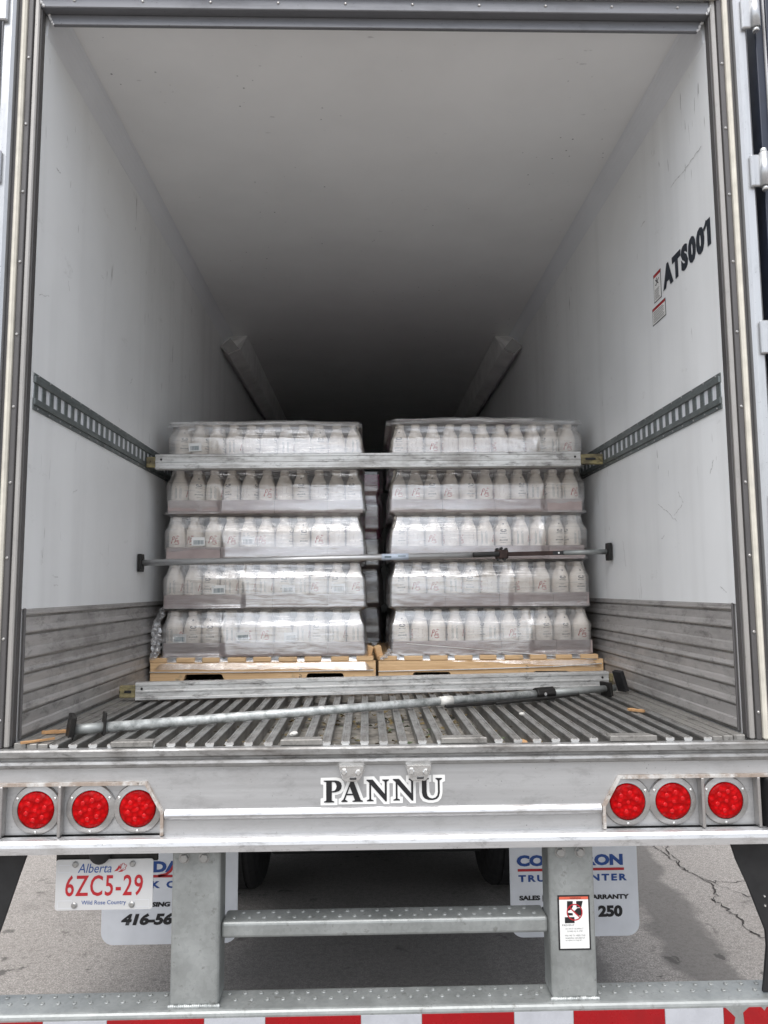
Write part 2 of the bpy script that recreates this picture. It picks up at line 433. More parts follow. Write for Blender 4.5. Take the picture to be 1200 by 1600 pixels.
crack([(2.07, 2.94), (2.02, 2.74), (2.0, 2.5), (2.0, 2.43), (2.06, 2.25), (2.02, 2.05), (1.97, 1.97), (1.98, 1.86), (1.99, 1.75), (1.98, 1.6), (2.0, 1.51), (2.1, 1.3)], .010)
crack([(1.97, 2.95), (1.98, 2.8), (2.0, 2.6), (2.0, 2.43)], .007)
crack([(2.06, 2.25), (2.13, 2.24), (2.28, 2.25), (2.6, 2.3)], .007)
crack([(2.02, 2.4), (2.1, 2.2), (2.19, 2.01), (2.3, 1.9)], .006)
crack([(2.07, 2.94), (2.12, 3.3), (2.05, 3.8), (2.2, 4.6)], .01)

# ------------------------------------------------------------------ the trailer (one thing, many parts)
T = empty('semi_trailer', (0, 0, 0), 'silver and white refrigerated semi trailer seen from behind with its rear doors open', 'trailer')
def P(name, b, mat, bev=.003, seg=1, parent=None): return box(name, b, mat, parent or T, bev, seg)

# body shell
P('side_wall', (-1.335, -WX - .004, .0625, LEN, 1.20, 4.06), 'trailer_skin', 0)
P('side_wall', (WX + .004, 1.335, .062, LEN, 1.20, 4.06), 'trailer_skin', 0)
P('roof', (-1.335, 1.335, .062, LEN + .1, 4.062, 4.10), 'trailer_skin', 0)
P('bulkhead', (-1.335, 1.335, LEN + .002, LEN + .1, 1.20, 4.06), 'trailer_skin', 0)
P('underbody', (-1.30, 1.30, .12, LEN, 1.15, 1.198), 'under_black', 0)
# lining panels, in sheets with hairline joints
def liner(sx):
    seams = [.052, 2.44, 4.9, 7.3, 9.8, 12.2, LEN]
    for a, b in zip(seams, seams[1:]):
        x0, x1 = sorted((sx * (WX - .0005), sx * (WX + .003)))
        P('wall_panel', (x0, x1, a, b - .002, 1.765, 3.892), 'liner_white', 0)
liner(-1); liner(1)
P('bulkhead_panel', (-WX, WX, LEN - .01, LEN, 1.32, CZ + .05), 'liner_white', 0)
P('ceiling_panel', (-1.24, 1.24, .064, LEN, CZ, CZ + .03), 'ceiling_white', 0)
for sx in (-1, 1):
    bm = bmesh.new()
    pts = [(1.236, 3.872), (1.2385, 3.872)] 
    arc = [(1.238 - .050 * (1 - math.cos(R(a))), 3.89 + .113 * math.sin(R(a))) for a in range(0, 91, 15)]
    prof = [(sx * x, z) for x, z in arc] + [(sx * 1.30, CZ + .02), (sx * 1.30, 3.885)]
    a = [bm.verts.new((x, .066, z)) for x, z in prof]; b = [bm.verts.new((x, LEN - .012, z)) for x, z in prof]
    for i in range(len(prof)): bm.faces.new((a[i], a[(i+1) % len(prof)], b[(i+1) % len(prof)], b[i]))
    bm.faces.new(a); bm.faces.new(b[::-1])
    link('cove_moulding', bm_mesh(bm, 'cove_moulding'), 'cove_grey', T)
    # air duct running forward under the ceiling
    bm = bmesh.new()
    def ring(y, k):
        pr = [(1.238, CZ + .03), (1.238, 3.80), (1.17, 3.735), (1.075, 3.775), (1.07, CZ - .002)]
        return [bm.verts.new((sx * (x if k else x), y + (0.0 if k else max(0, z - 3.86) * 2.2), z)) for x, z in pr]
    a, b = ring(3.42, 0), ring(12.5, 1)
    for i in range(len(a)): bm.faces.new((a[i], a[(i+1) % len(a)], b[(i+1) % len(a)], b[i]))
    bmesh.ops.triangulate(bm, faces=[bm.faces.new(a), bm.faces.new(b)])
    d = link('air_duct', bm_mesh(bm, 'air_duct'), 'duct_white', T)
    poly = [(1.232, 3.802), (1.17, 3.744), (1.084, 3.781), (1.155, 3.868)]
    bm = bmesh.new()
    A = [bm.verts.new((sx * x, 3.412, z)) for x, z in poly]; bm.faces.new(A)
    bm.free(); poly_xz('end_cap', [(sx * x, z) for x, z in poly], 3.404, 3.412, 'cap_grey', d)

# corrugated aluminium kick plates: lapped planks
zs = [1.766, 1.738, 1.676, 1.591, 1.540, 1.474, 1.411, 1.330]
for sx in (-1, 1):
    k = P('kick_plate', (min(sx * 1.2395, sx * 1.243), max(sx * 1.2395, sx * 1.243), .07, LEN - .02, 1.322, 1.7645), 'curb_alu', 0)
    for zt, zb in zip(zs, zs[1:]):
        bm = bmesh.new()
        pr = [(1.2393, zt - .002), (1.2360, zt - .002), (1.2345, zt - .006), (1.2345, (zt + zb) / 2), (1.2315, (zt + zb) / 2 - .006), (1.2285, zb + .012), (1.2295, zb + .007), (1.2393, zb + .007)]
        a = [bm.verts.new((sx * x, .07, z)) for x, z in pr]; b = [bm.verts.new((sx * x, 9.0, z)) for x, z in pr]
        for i in range(len(pr)): bm.faces.new((a[i], a[(i+1) % len(pr)], b[(i+1) % len(pr)], b[i]))
        bm.faces.new(a); bm.faces.new(b[::-1])
        link('plank', bm_mesh(bm, 'plank'), 'kick_alu', k)
    # end trim beside the jamb
    P('kick_trim', (min(sx * 1.230, sx * 1.2395), max(sx * 1.230, sx * 1.2395), .0605, .0695, 1.325, 1.768), 'jamb_dark', .003, 1, k)

# logistic tracks with slots
bar_me = {}
for sx in (-1, 1):
    xo, xi = sx * 1.2385, sx * 1.2295
    z0, z1 = 2.468, 2.590
    prof_top = (min(xo, xi), max(xo, xi), .066, LEN - .03, z1 - .025, z1)
    t = P('logistic_track', prof_top, 'track_steel', .002)
    P('track_rail', (min(xo, xi), max(xo, xi), .066, LEN - .03, z0 + .018, z0 + .042), 'track_steel', .002, 1, t)
    P('track_flange', (min(xo, sx * 1.235), max(xo, sx * 1.235), .066, LEN - .03, z0, z0 + .0175), 'track_steel', .001, 1, t)
    P('track_flange', (min(xo, sx * 1.235), max(xo, sx * 1.235), .066, LEN - .03, z1 + .0005, z1 + .012), 'track_steel', .001, 1, t)
    me = box_mesh('track_bar', (min(xo, sx * 1.2345), max(xo, sx * 1.2345), 0, .034, z0 + .0425, z1 - .0255), .0015); me.materials.append(MAT['track_steel'])
    bk = P('track_backing', (min(sx*1.2388, sx*1.2375), max(sx*1.2388, sx*1.2375), .066, LEN - .03, z0 + .0425, z1 - .0255), 'flap_white', 0, 1, t)
    for i in range(56):
        o = link('track_bar', me, None, t); o.location = (0, .068 + i * .0676, 0)
    rv = bmesh.new()
    for i in range(40):
        for zz in (z0 + .008, z1 + .006):
            M = Matrix.Translation((sx * 1.2345, .1 + i * .1, zz)) @ Matrix.Rotation(-sx * math.pi / 2, 4, 'Y')
            lathe_bm(rv, [(.004, 0), (.004, .001), (.002, .003)], 6, M)
    link('rivets', bm_mesh(rv, 'rivets'), 'bezel_steel', t, 'stuff')

# floor: dirty pan, T-section ribs, side curbs
fl = P('floor', (-1.24, 1.24, .0305, LEN, 1.20, 1.276), 'groove_dirt', 0)
pitch = .0645
w2 = .0135
rp = [(-.0115, 0), (-.0115, .047), (-w2 - .001, .049), (-w2 - .001, .0555), (-w2 + .002, .0575), (-.007, .0575), (-.006, .0555), (.006, .0555), (.007, .0575), (w2 - .002, .0575), (w2 + .001, .0555), (w2 + .001, .049), (.0115, .047), (.0115, 0)]
bm = bmesh.new(); extrude_bm(bm, rp, (0, .004, 1.2625), (0, LEN - .02, 1.2625)); rib_me = bm_mesh(bm, 'floor_rib'); rib_me.materials.append(MAT['rib_alu']); rib_me.materials.append(MAT['chrome_dirty'])
for p in rib_me.polygons:
    if len(p.vertices) > 4: p.material_index = 1  # clean cut ends; brighter colour also stands for the light they catch
for i in range(-17, 18):
    o = link('floor_rib', rib_me, None, fl); o.location = (i * pitch + random.uniform(-.001, .001), random.uniform(-.004, .004), random.uniform(-.0006, .0006))
for sx in (-1, 1):
    for a, b, dz in ((1.118, 1.152, 0), (1.154, 1.188, .0015), (1.19, 1.2295, .004)):
        P('floor_curb', (min(sx*a, sx*b), max(sx*a, sx*b), .012, LEN - .02, 1.2625, 1.3195 + dz), 'curb_alu', .002, 1, fl)
for (a, b) in ((-.905, -.765), (-.345, -.205), (.19, .345), (.76, .92)):
    bm = bmesh.new()
    add_box(bm, a, b, -.0085, .062, 1.3100, 1.3285)
    for vv in bm.verts:
        if vv.co.z > 1.32 and vv.co.y > .03: vv.co.z -= .004; vv.co.x += .01 if vv.co.x < (a+b)/2 else -.012
    bmesh.ops.bevel(bm, geom=bm.edges[:], offset=.002, segments=1, affect='EDGES', profile=.5)
    link('drain_block', bm_mesh(bm, 'drain_block'), 'curb_alu', fl)

# rear sill
sill_prof = [(-.030, 1.3085), (-.034, 1.303), (-.034, 1.286), (-.029, 1.282), (-.022, 1.280), (-.022, 1.274), (-.034, 1.270), (-.037, 1.262), (-.034, 1.252), (-.022, 1.2475), (.03, 1.2475), (.03, 1.300), (.002, 1.3085)]
bm = bmesh.new()
a = [bm.verts.new((-1.372, y, z)) for y, z in sill_prof]; b = [bm.verts.new((1.372, y, z)) for y, z in sill_prof]
for i in range(len(a)): bm.faces.new((a[i], a[(i+1) % len(a)], b[(i+1) % len(a)], b[i]))
bm.faces.new(a); bm.faces.new(b[::-1])
link('rear_sill', bm_mesh(bm, 'rear_sill'), 'sill_alu', T)
# tail beam plate with chamfered cut-outs for the lamps
tail = poly_xz('tail_beam', [(-1.372, 1.247), (1.372, 1.247), (1.372, 1.205), (.776, 1.205), (.719, 1.108), (.719, 1.022), (-.719, 1.022), (-.719, 1.108), (-.776, 1.205), (-1.372, 1.205)], -.020, -.012, 'beam_alu', T)
bm = bmesh.new(); rp2 = [(-.0205, 1.114), (-.026, 1.111), (-.034, 1.103), (-.036, 1.097), (-.034, 1.091), (-.026, 1.083), (-.0205, 1.080)]
a = [bm.verts.new((-.716, y, z)) for y, z in rp2]; b = [bm.verts.new((.716, y, z)) for y, z in rp2]
for i in range(len(a)): bm.faces.new((a[i], a[(i+1) % len(a)], b[(i+1) % len(a)], b[i]))
bm.faces.new(a); bm.faces.new(b[::-1]); link('pressed_ridge', bm_mesh(bm, 'pressed_ridge'), 'lip_alu', tail)
lp = [(-.0205, 1.033), (-.038, 1.032), (-.050, 1.029), (-.058, 1.021), (-.061, 1.010), (-.061, .990), (-.055, .988), (-.055, 1.006), (.03, 1.006), (.03, 1.0213), (-.0205, 1.0213)]
bm = bmesh.new(); a = [bm.verts.new((-1.372, y, z)) for y, z in lp]; b = [bm.verts.new((1.372, y, z)) for y, z in lp]
for i in range(len(a)): bm.faces.new((a[i], a[(i+1) % len(a)], b[(i+1) % len(a)], b[i]))
bm.faces.new(a); bm.faces.new(b[::-1]); link('tail_lip', bm_mesh(bm, 'tail_lip'), 'lip_alu', T)
# backing of the beam so that no light leaks through
P('beam_back', (-1.33, 1.33, .032, .118, .998, 1.2465), 'under_black', 0, 1, tail)

def facing(yv):                      # place for lettering that faces the rear
    return lambda u, v_: Vector((u, yv, v_))
# lamp boxes
for sx in (-1, 1):
    bx = P('lamp_box', (min(sx*.717, sx*1.262), max(sx*.717, sx*1.262), -.002, .006, 1.0340, 1.2445), 'beam_alu', 0)
    path = [(1.372, 1.2045), (.776, 1.2045), (.719, 1.108), (.719, 1.035)]
    bm = bmesh.new(); th = .010
    inner = [(1.372, 1.2045 - th), (.781, 1.2045 - th), (.719 + th, 1.106), (.719 + th, 1.035)]
    for (p, p2, i1, i2) in zip(path, path[1:], inner, inner[1:]):
        vs_ = [bm.verts.new((sx * x, y, z)) for (x, z) in (p, p2, i2, i1) for y in (-.034, -.0025)]
        o8 = vs_
        for f in ((0,2,4,6),(1,7,5,3),(0,1,3,2),(2,3,5,4),(4,5,7,6),(6,7,1,0)): bm.faces.new([o8[i] for i in f])
    link('rusty_rim', bm_mesh(bm, 'rusty_rim'), 'rusty_hood', bx)['label'] = 'rust stained bent rim around the lamp recess'
    for fx in (1.050, 1.238):
        P('divider', (min(sx*fx, sx*(fx+.010)), max(sx*fx, sx*(fx+.010)), -.036, -.0025, 1.0345, 1.194), 'bezel_steel', .002, 1, bx)
    P('dock_bumper', (min(sx*1.264, sx*1.36), max(sx*1.264, sx*1.36), -.06, .02, 1.028, 1.193), 'rubber_black', .008, 2)
    for cx in (.808, .9615, 1.1375):
        c0 = Vector((sx * cx, -.0025, 1.116))
        M = Matrix.Translation(c0) @ Matrix.Rotation(math.pi / 2, 4, 'X')
        bm = bmesh.new(); lathe_bm(bm, [(.081, 0), (.081, .004), (.078, .008), (.066, .011), (.0605, .0125), (.0595, .006)], 40, M)
        lt = link('tail_light', bm_mesh(bm, 'tail_light'), 'bezel_steel', T)
        bm = bmesh.new(); lathe_bm(bm, [(.0585, .006), (.0585, .012), (.055, .0155), (.045, .0178), (.03, .0188), (.012, .0192)], 40, M)
        link('lens', bm_mesh(bm, 'lens'), 'lens_red', lt, None, True)
        bm = bmesh.new()
        for k in range(7):
            a_ = k * math.pi / 3; rr = 0 if k == 6 else .031
            M2 = M @ Matrix.Translation((rr * math.cos(a_ + .3), rr * math.sin(a_ + .3), .0188))
            lathe_bm(bm, [(.0080, -.002), (.0068, .0002), (.0045, .0007), (.002, .0009)], 12, M2)
        link('reflector_cells', bm_mesh(bm, 'reflector_cells'), 'lens_cell', lt, None, True)
        for k in range(3):
            a_ = -math.pi / 2 + k * 2 * math.pi / 3
            M2 = M @ Matrix.Translation((.0705 * math.cos(a_), .0705 * math.sin(a_), .009))
            bm = bmesh.new(); lathe_bm(bm, [(.0045, 0), (.0045, .003), (.002, .0045)], 10, M2)
            link('screw', bm_mesh(bm, 'screw'), 'chrome_dirty', lt)

# brand lettering on the tail beam: black serif letters on white outlines
K = .000369
def zp(x, y): return (-.2006 + (x - 45.7) * K - .003, 1.2015 - (y - 222) * K)
N1 = [(437,225),(492,225),(600,350),(600,245),(578,232),(578,225),(638,225),(638,232),(618,245),(618,415),(606,415),(478,272),(478,395),(500,404),(500,412),(440,412),(440,404),(462,395),(462,252),(437,233)]
letters = [
 [[(55,228),(160,228),(190,234),(210,250),(217,275),(210,303),(192,321),(160,331),(128,332),(128,400),(150,410),(150,418),(58,418),(58,410),(78,402),(78,242),(55,236)], [(128,240),(150,242),(165,256),(171,278),(165,302),(150,318),(128,321)]],
 [[(302,222),(316,222),(385,398),(405,407),(405,415),(312,415),(312,407),(333,400),(317,358),(260,358),(246,395),(268,407),(268,415),(212,415),(212,407),(230,395)], [(265,345),(312,345),(288,283)]],
 [N1], [[(x + 236, y - 3) for x, y in N1]],
 [[(910,218),(995,218),(995,226),(975,235),(975,340),(981,370),(998,388),(1025,395),(1052,388),(1069,370),(1075,340),(1075,240),(1055,226),(1055,218),(1113,218),(1113,226),(1092,240),(1092,345),(1083,380),(1063,400),(1030,409),(990,408),(958,396),(940,376),(932,345),(932,235),(910,226)]]]
def inflate(lp_, d):
    area = sum(a[0]*b[1] - b[0]*a[1] for a, b in zip(lp_, lp_[1:] + lp_[:1])); s = 1 if area > 0 else -1
    out = []
    for i, p in enumerate(lp_):
        a = Vector(lp_[i-1]); b = Vector(p); c_ = Vector(lp_[(i+1) % len(lp_)])
        t1 = (b - a).normalized(); t2 = (c_ - b).normalized()
        n = Vector((t1.y, -t1.x)) + Vector((t2.y, -t2.x)); n = n.normalized() if n.length > .01 else Vector((t1.y, -t1.x))
        k = max(.55, n.dot(Vector((t1.y, -t1.x)))); out.append(tuple(b + n * (s * d / k)))
    return out
for i, L in enumerate(letters):
    hull = L[0]
    back = {0: [(28,205),(165,203),(205,212),(232,235),(243,275),(235,315),(212,342),(180,352),(155,355),(155,385),(178,388),(178,443),(28,443),(28,385),(52,380),(52,265),(28,262)],
            1: [(282,198),(338,198),(408,385),(430,388),(430,437),(188,437),(188,388),(210,380)],
            2: [(412,198),(505,198),(575,280),(575,262),(555,255),(555,197),(662,197),(662,255),(642,262),(642,440),(592,440),(502,340),(502,378),(525,382),(525,437),(415,437),(415,382),(437,376),(437,265),(412,262)],
            4: [(886,192),(1018,192),(1018,250),(998,255),(1000,335),(1012,365),(1025,370),(1040,365),(1050,335),(1050,260),(1030,250),(1030,190),(1140,190),(1140,248),(1118,256),(1116,350),(1104,395),(1075,424),(1030,434),(985,433),(940,418),(915,385),(907,345),(907,256),(886,250)]}
    back[3] = [(x + 236, y - 4) for x, y in back[2]]
    me = flat_poly_mesh('letter_outline', [[zp(*p) for p in back[i]]], facing(-.0210 - i * .0003))
    ob = link('letter_outline', me, 'sticker_white', tail)
    me = flat_poly_mesh('letter', [[zp(*p) for p in lp_] for lp_ in L], facing(-.0232))
    link('letter', me, 'ink_black', ob)
# two small bright lamp brackets above the lettering
for i, cx in enumerate((-.108, .112)):
    bm = bmesh.new()
    pr = [(-.046, .050), (.046, .050), (.046, .036), (.038, .022), (.033, .002), (.024, -.006), (-.022, -.006), (-.034, .002), (-.040, .022), (-.046, .036)]
    a = [bm.verts.new((cx + x, -.0205, 1.204 + z)) for x, z in pr]
    b = [bm.verts.new((cx + x * .86, -.050 - .006 * (z > .04), 1.206 + z * .92)) for x, z in pr]
    for k in range(len(pr)): bm.faces.new((a[k], a[(k+1) % len(pr)], b[(k+1) % len(pr)], b[k]))
    bm.faces.new(b); bm.faces.new(a[::-1]); bmesh.ops.bevel(bm, geom=bm.edges[:], offset=.003, segments=2, affect='EDGES', profile=.5)
    br = link('marker_bracket', bm_mesh(bm, 'marker_bracket'), 'chrome_dirty', T)
    P('bracket_flange', (cx - .050, cx + .050, -.0265, -.0206, 1.2465, 1.258), 'chrome_dirty', .002, 1, br)
    P('bracket_slot', (cx - .006, cx + .016, -.0545, -.0495, 1.208, 1.214), 'ink_black', .001, 1, br)
    for dx, zz in ((-.024, 1.232), (.022, 1.230)):
        M = Matrix.Translation((cx + dx, -.047, zz)) @ Matrix.Rotation(math.pi/2, 4, 'X')
        bm = bmesh.new(); lathe_bm(bm, [(.010, 0), (.010, .010), (.007, .014)], 6, M); link('bolt', bm_mesh(bm, 'bolt'), 'chrome_dirty', br)

# door frame: jambs in strips, header, gaskets
for sx in (-1, 1):
    def strip(name, a, b, y0, y1, mat, z0=1.3095, z1=4.0, bev=.002, parent=T):
        return P(name, (min(sx*a, sx*b), max(sx*a, sx*b), y0, y1, z0, z1), mat, bev, 1, parent)
    jb = strip('door_jamb', 1.2442, 1.2625, .006, .062, 'jamb_light', 1.3095, 4.06, .004)
    strip('jamb_edge', 1.2396, 1.2436, .018, .0515, 'jamb_dark', 1.3095, 4.03, .003, jb)
    scr = strip('screw_strip', 1.2630, 1.2815, -.002, .060, 'jamb_dark', 1.3095, 4.03, .002, jb)
    strip('door_gasket', 1.2820, 1.3000, -.016, .058, 'gasket_cream', 1.3095, 4.05, .006, jb)
    strip('jamb_channel', 1.3005, 1.3165, .002, .058, 'jamb_dark', 1.3095, 4.06, .002, jb)
    cp = strip('corner_post', 1.317, 1.362, -.026, .060, 'post_alu', 1.3095, 4.10, .009, T)
    bm = bmesh.new(); zc = 1.40
    while zc < 3.95:
        M = Matrix.Translation((sx * 1.272, -.002, zc)) @ Matrix.Rotation(math.pi/2, 4, 'X')
        bm = bmesh.new(); lathe_bm(bm, [(.0055, 0), (.0052, .002), (.003, .0042)], 10, M)
        link('screw', bm_mesh(bm, 'screw'), 'bezel_steel', scr); zc += .262 + random.uniform(-.01, .01)
    # door folded back along the side, hinges at the corner post
    d = P('rear_door', (min(sx*1.43, sx*1.53), max(sx*1.43, sx*1.53), -.02, 1.19, 1.315, 4.05), 'trailer_skin', .004)
    for a, b, y in ((1.398, 1.4285, -.012), (1.431, 1.452, -.031), (1.458, 1.472, -.034), (1.478, 1.50, -.031)):
        P('door_seal', (min(sx*a, sx*b), max(sx*a, sx*b), y, .05 if a < 1.42 else -.0205, 1.35, 4.04), 'rubber_navy', .004, 2, d)
    for zc in (3.93, 3.318, 2.70, 2.08, 1.47):
        h = rod('hinge', (sx*1.384, -.044, zc - .062), (sx*1.384, -.044, zc + .062), .0165, 'post_alu', T, 20)
        P('hinge_leaf', (min(sx*1.338, sx*1.376), max(sx*1.338, sx*1.376), -.042, -.0265, zc - .06, zc + .06), 'post_alu', .004, 1, h)
        for s_ in (-1, 1):
            rod('hinge_pin', (sx*1.384, -.044, zc + s_*.063), (sx*1.384, -.044, zc + s_*.078), .0115, 'chrome_dirty', h, 10)
hd = P('door_header', (-1.2430, 1.2430, .010, .061, 3.962, 4.012), 'header_metal', .003)
poly_xz('header_lip', [(-1.212, 3.922), (1.212, 3.922), (1.231, 3.9615), (-1.231, 3.9615)], .046, .062, 'header_metal', hd, .002)
P('header_gasket', (-1.2775, 1.2775, -.016, .009, 4.014, 4.034), 'gasket_cream', .006, 1, hd)
P('header_top', (-1.372, 1.372, -.02, .0615, 4.062, 4.12), 'post_alu', .006, 1, hd)
for i in range(10):
    M = Matrix.Translation((-1.12 + i*.249, .010, 3.988)) @ Matrix.Rotation(math.pi/2, 4, 'X')
    bm = bmesh.new(); lathe_bm(bm, [(.0055, 0), (.0052, .002), (.003, .0042)], 10, M); link('screw', bm_mesh(bm, 'screw'), 'bezel_steel', hd)
for sx in (-1, 1):       # ragged sealant in the two top corners
    bm = bmesh.new(); prev = None
    for i in range(26):
        t = i / 25; x = 1.212 + .045 * t + random.uniform(-.003, .003); z = 3.924 + .09 * t + random.uniform(-.004, .004)
        M = Matrix.Translation((sx * x, .0095 + .036 * (t < .42), z)); rr = random.uniform(.002, .0035)
        bmesh.ops.create_icosphere(bm, subdivisions=1, radius=rr * 1.4, matrix=M @ Matrix.Diagonal((1, .8, 1.6, 1)))
    link('sealant_bead', bm_mesh(bm, 'sealant_bead'), 'seal_white', hd, None, True)

# impact guard: posts, step, bumper with reflective tape
for sx, a, b in ((-1, -.696, -.538), (1, .541, .692)):
    ps = P('guard_post', (a, b, -.002, .105, .494, 1.0055), 'galvanised', .012, 3)
    for dx in (.040, .105):
        M = Matrix.Translation((a + dx, -.0025, .955)) @ Matrix.Rotation(math.pi/2, 4, 'X') @ Matrix.Rotation(random.random(), 4, 'Z')
        bm = bmesh.new(); lathe_bm(bm, [(.018, 0), (.018, .002)], 20, M); lathe_bm(bm, [(.0145, .002), (.0145, .010), (.012, .012)], 6, M)
        link('bolt', bm_mesh(bm, 'bolt'), 'bolt_steel', ps)
    bm = bmesh.new()
    for i in range(26):
        t = i / 25; bmesh.ops.create_icosphere(bm, subdivisions=1, radius=random.uniform(.005, .008), matrix=Matrix.Translation((a + (b-a)*t, -.003, .4965)))
    link('weld_bead', bm_mesh(bm, 'weld_bead'), 'galvanised_bar', ps, None, True)
def dimples(parent, x0, x1, rows, z, pitch, skip=()):
    bm = bmesh.new()
    for r_, y in enumerate(rows):
        x = x0 + (pitch / 2 if r_ % 2 else 0)
        while x < x1:
            if not any(s0 < x < s1 for s0, s1 in skip):
                lathe_bm(bm, [(.0085, 0), (.0075, .002), (.005, .0045), (.0042, .003)], 8, Matrix.Translation((x, y, z)))
            x += pitch
    return link('grip_dimples', bm_mesh(bm, 'grip_dimples'), 'galvanised', parent, 'stuff', True)
stp = P('guard_step', (-.5375, .5405, .022, .125, .690, .741), 'galvanised', .010, 3)
dimples(stp, -.5, .52, (.055, .095), .7408, .05)
bp = P('guard_bumper', (-1.30, 1.30, -.030, .108, .385, .4935), 'galvanised', .014, 3)
dimples(bp, -1.27, 1.28, (.035, .075), .4934, .052, ((-.71, -.525), (.53, .705)))
X0 = 0
edges = [-1.42, -1.083, -.883, -.577, -.384, -.080, .114, .410, .601, .897, 1.087, 1.30]
for i, (a, b) in enumerate(zip(edges, edges[1:])):
    a = max(a, -1.295); o = P('tape_segment', (a + .0008, b - .0008, -.0318, -.0304, .42, .474), 'tape_red' if i % 2 == 0 else 'tape_white', 0, 1, bp)
    if i == 10:      # torn last piece
        o.data = poly_xz('torn', [(1.088, .42), (1.12, .42), (1.125, .445), (1.108, .462), (1.095, .4735), (1.088, .474)], -.0318, -.0304, 'tape_red', T).data
        bpy.data.objects.remove(bpy.data.objects['torn'])
        o2 = poly_xz('tape_segment', [(1.155, .42), (1.295, .42), (1.295, .474), (1.23, .474), (1.222, .462), (1.212, .474), (1.172, .474), (1.152, .458)], -.0318, -.0304, 'tape_red', bp)
# warning sticker on the right post
sy = -.0035
wst = poly_xz('warning_sticker', rect_loop(.567, .673, .647, .818), -.0040, -.0022, 'ink_black', T)
poly_xz('sticker_face', rect_loop(.572, .668, .652, .8045), -.0045, -.0041, 'sticker_white', wst)
poly_xz('sticker_header', rect_loop(.572, .668, .8050, .8135), -.0045, -.0041, 'ink_orange', wst)
def on(yv, f=1): return facing(yv)
me = flat_poly_mesh('pictogram', [[(.598,.8), (.617,.8), (.617,.783), (.612,.774), (.597,.768)], [(.628,.8), (.650,.8), (.645,.780), (.629,.780)], [(.598,.764), (.616,.762), (.616,.755), (.597,.755)], [(.620,.768), (.632,.778), (.646,.778), (.646,.753), (.633,.755)], [(.589,.750), (.621,.750), (.621,.731), (.589,.731)]], facing(-.0048))
link('pictogram', me, 'ink_black', wst)
cxs, czs, rr = .622, .765, .0245
ringp = [[(cxs + rr*math.cos(t*math.pi/16), czs + rr*math.sin(t*math.pi/16)) for t in range(33)], [(cxs - rr*.72, czs + rr*.7), (cxs + rr*.72, czs - rr*.7)]]
link('prohibition_ring', strokes_mesh('prohibition_ring', ringp, .0038, facing(-.0051)), 'ink_red', wst)
text('sticker_text', 'WARNING', (.607, .644, .8065, .812), facing(-.0048), 'ink_black', wst, .01)
for s_, u0, u1, v0, v1 in (('PREVENT SUPERINJURIES', .580, .660, .722, .7275), ('DO NOT USE IMPACT', .591, .650, .711, .716), ('GUARD AS A STEP', .595, .647, .703, .708), ('FAILURE TO HEED THIS', .588, .655, .690, .695), ('WARNING CAN RESULT', .589, .654, .682, .687), ('IN SERIOUS INJURY', .590, .645, .674, .679)):
    text('sticker_text', s_ if s_[0] != 'P' else 'PREVENT', (u0, u1 if s_[0] != 'P' else .62, v0, v1), facing(-.0048), 'ink_grey', wst, 0, 0, 1, 1)

# licence plate under the beam
ph = P('plate_bracket', (-1.085, -.752, .034, .046, .935, .985), 'black_steel', .002)
lp_ = poly_xz('licence_plate', rounded(-1.081, -.764, .786, .945, .008), .026, .029, 'plate_white', T)
fp = facing(.0252)
text('plate_number', '6ZC5-29', (-1.049, -.796, .829, .896), fp, 'ink_red', lp_, .013, .05, 1.12)
text('plate_province', 'Alberta', (-1.010, -.900, .903, .932), fp, 'ink_blue', lp_, 0, .25)
text('plate_motto', 'Wild Rose Country', (-.995, -.850, .799, .816), fp, 'ink_blue', lp_, .004)
rose = []
for k in range(5):
    a = k * 2 * math.pi / 5 + .3
    rose.append([(-.862 + .011*math.cos(a + t) * (1 if abs(t) < .4 else .55), .921 + .011*math.sin(a + t) * (1 if abs(t) < .4 else .55)) for t in (-.62, -.3, 0, .3, .62)])
link('plate_rose', strokes_mesh('plate_rose', rose, .0016, fp), 'ink_red', lp_)
me = flat_poly_mesh('plate_leaves', [[(-.892, .906), (-.880, .908), (-.872, .918), (-.876, .926), (-.882, .916)], [(-.879, .904), (-.866, .905), (-.858, .909), (-.870, .910)], [(-.874, .910), (-.868, .922), (-.866, .930), (-.871, .922)]], fp)
link('plate_leaves', me, 'ink_red', lp_)
for x, z in ((-1.018, .930), (-.831, .930), (-1.018, .802), (-.831, .802)):
    bm = bmesh.new(); lathe_bm(bm, [(.010, 0), (.010, .003), (.006, .006)], 14, Matrix.Translation((x, .026, z)) @ Matrix.Rotation(math.pi/2, 4, 'X')); link('screw', bm_mesh(bm, 'screw'), 'bolt_steel', lp_)
for a, b, c0, d0 in ((-1.072, -1.036, .905, .928), (-1.072, -1.026, .793, .816), (-.822, -.776, .793, .816)):
    link('plate_emboss', strokes_mesh('plate_emboss', [[(a, c0), (b, c0), (b, d0), (a, d0), (a, c0)]], .0012, fp), 'flap_white', lp_)
bm = bmesh.new(); lathe_bm(bm, [(.034, -.03), (.034, .012), (.028, .020), (.012, .024)], 20, Matrix.Translation((-.935, .018, .968)) @ Matrix.Rotation(math.pi/2, 4, 'X'))
link('plate_lamp', bm_mesh(bm, 'plate_lamp'), 'rubber_black', T, None, True)

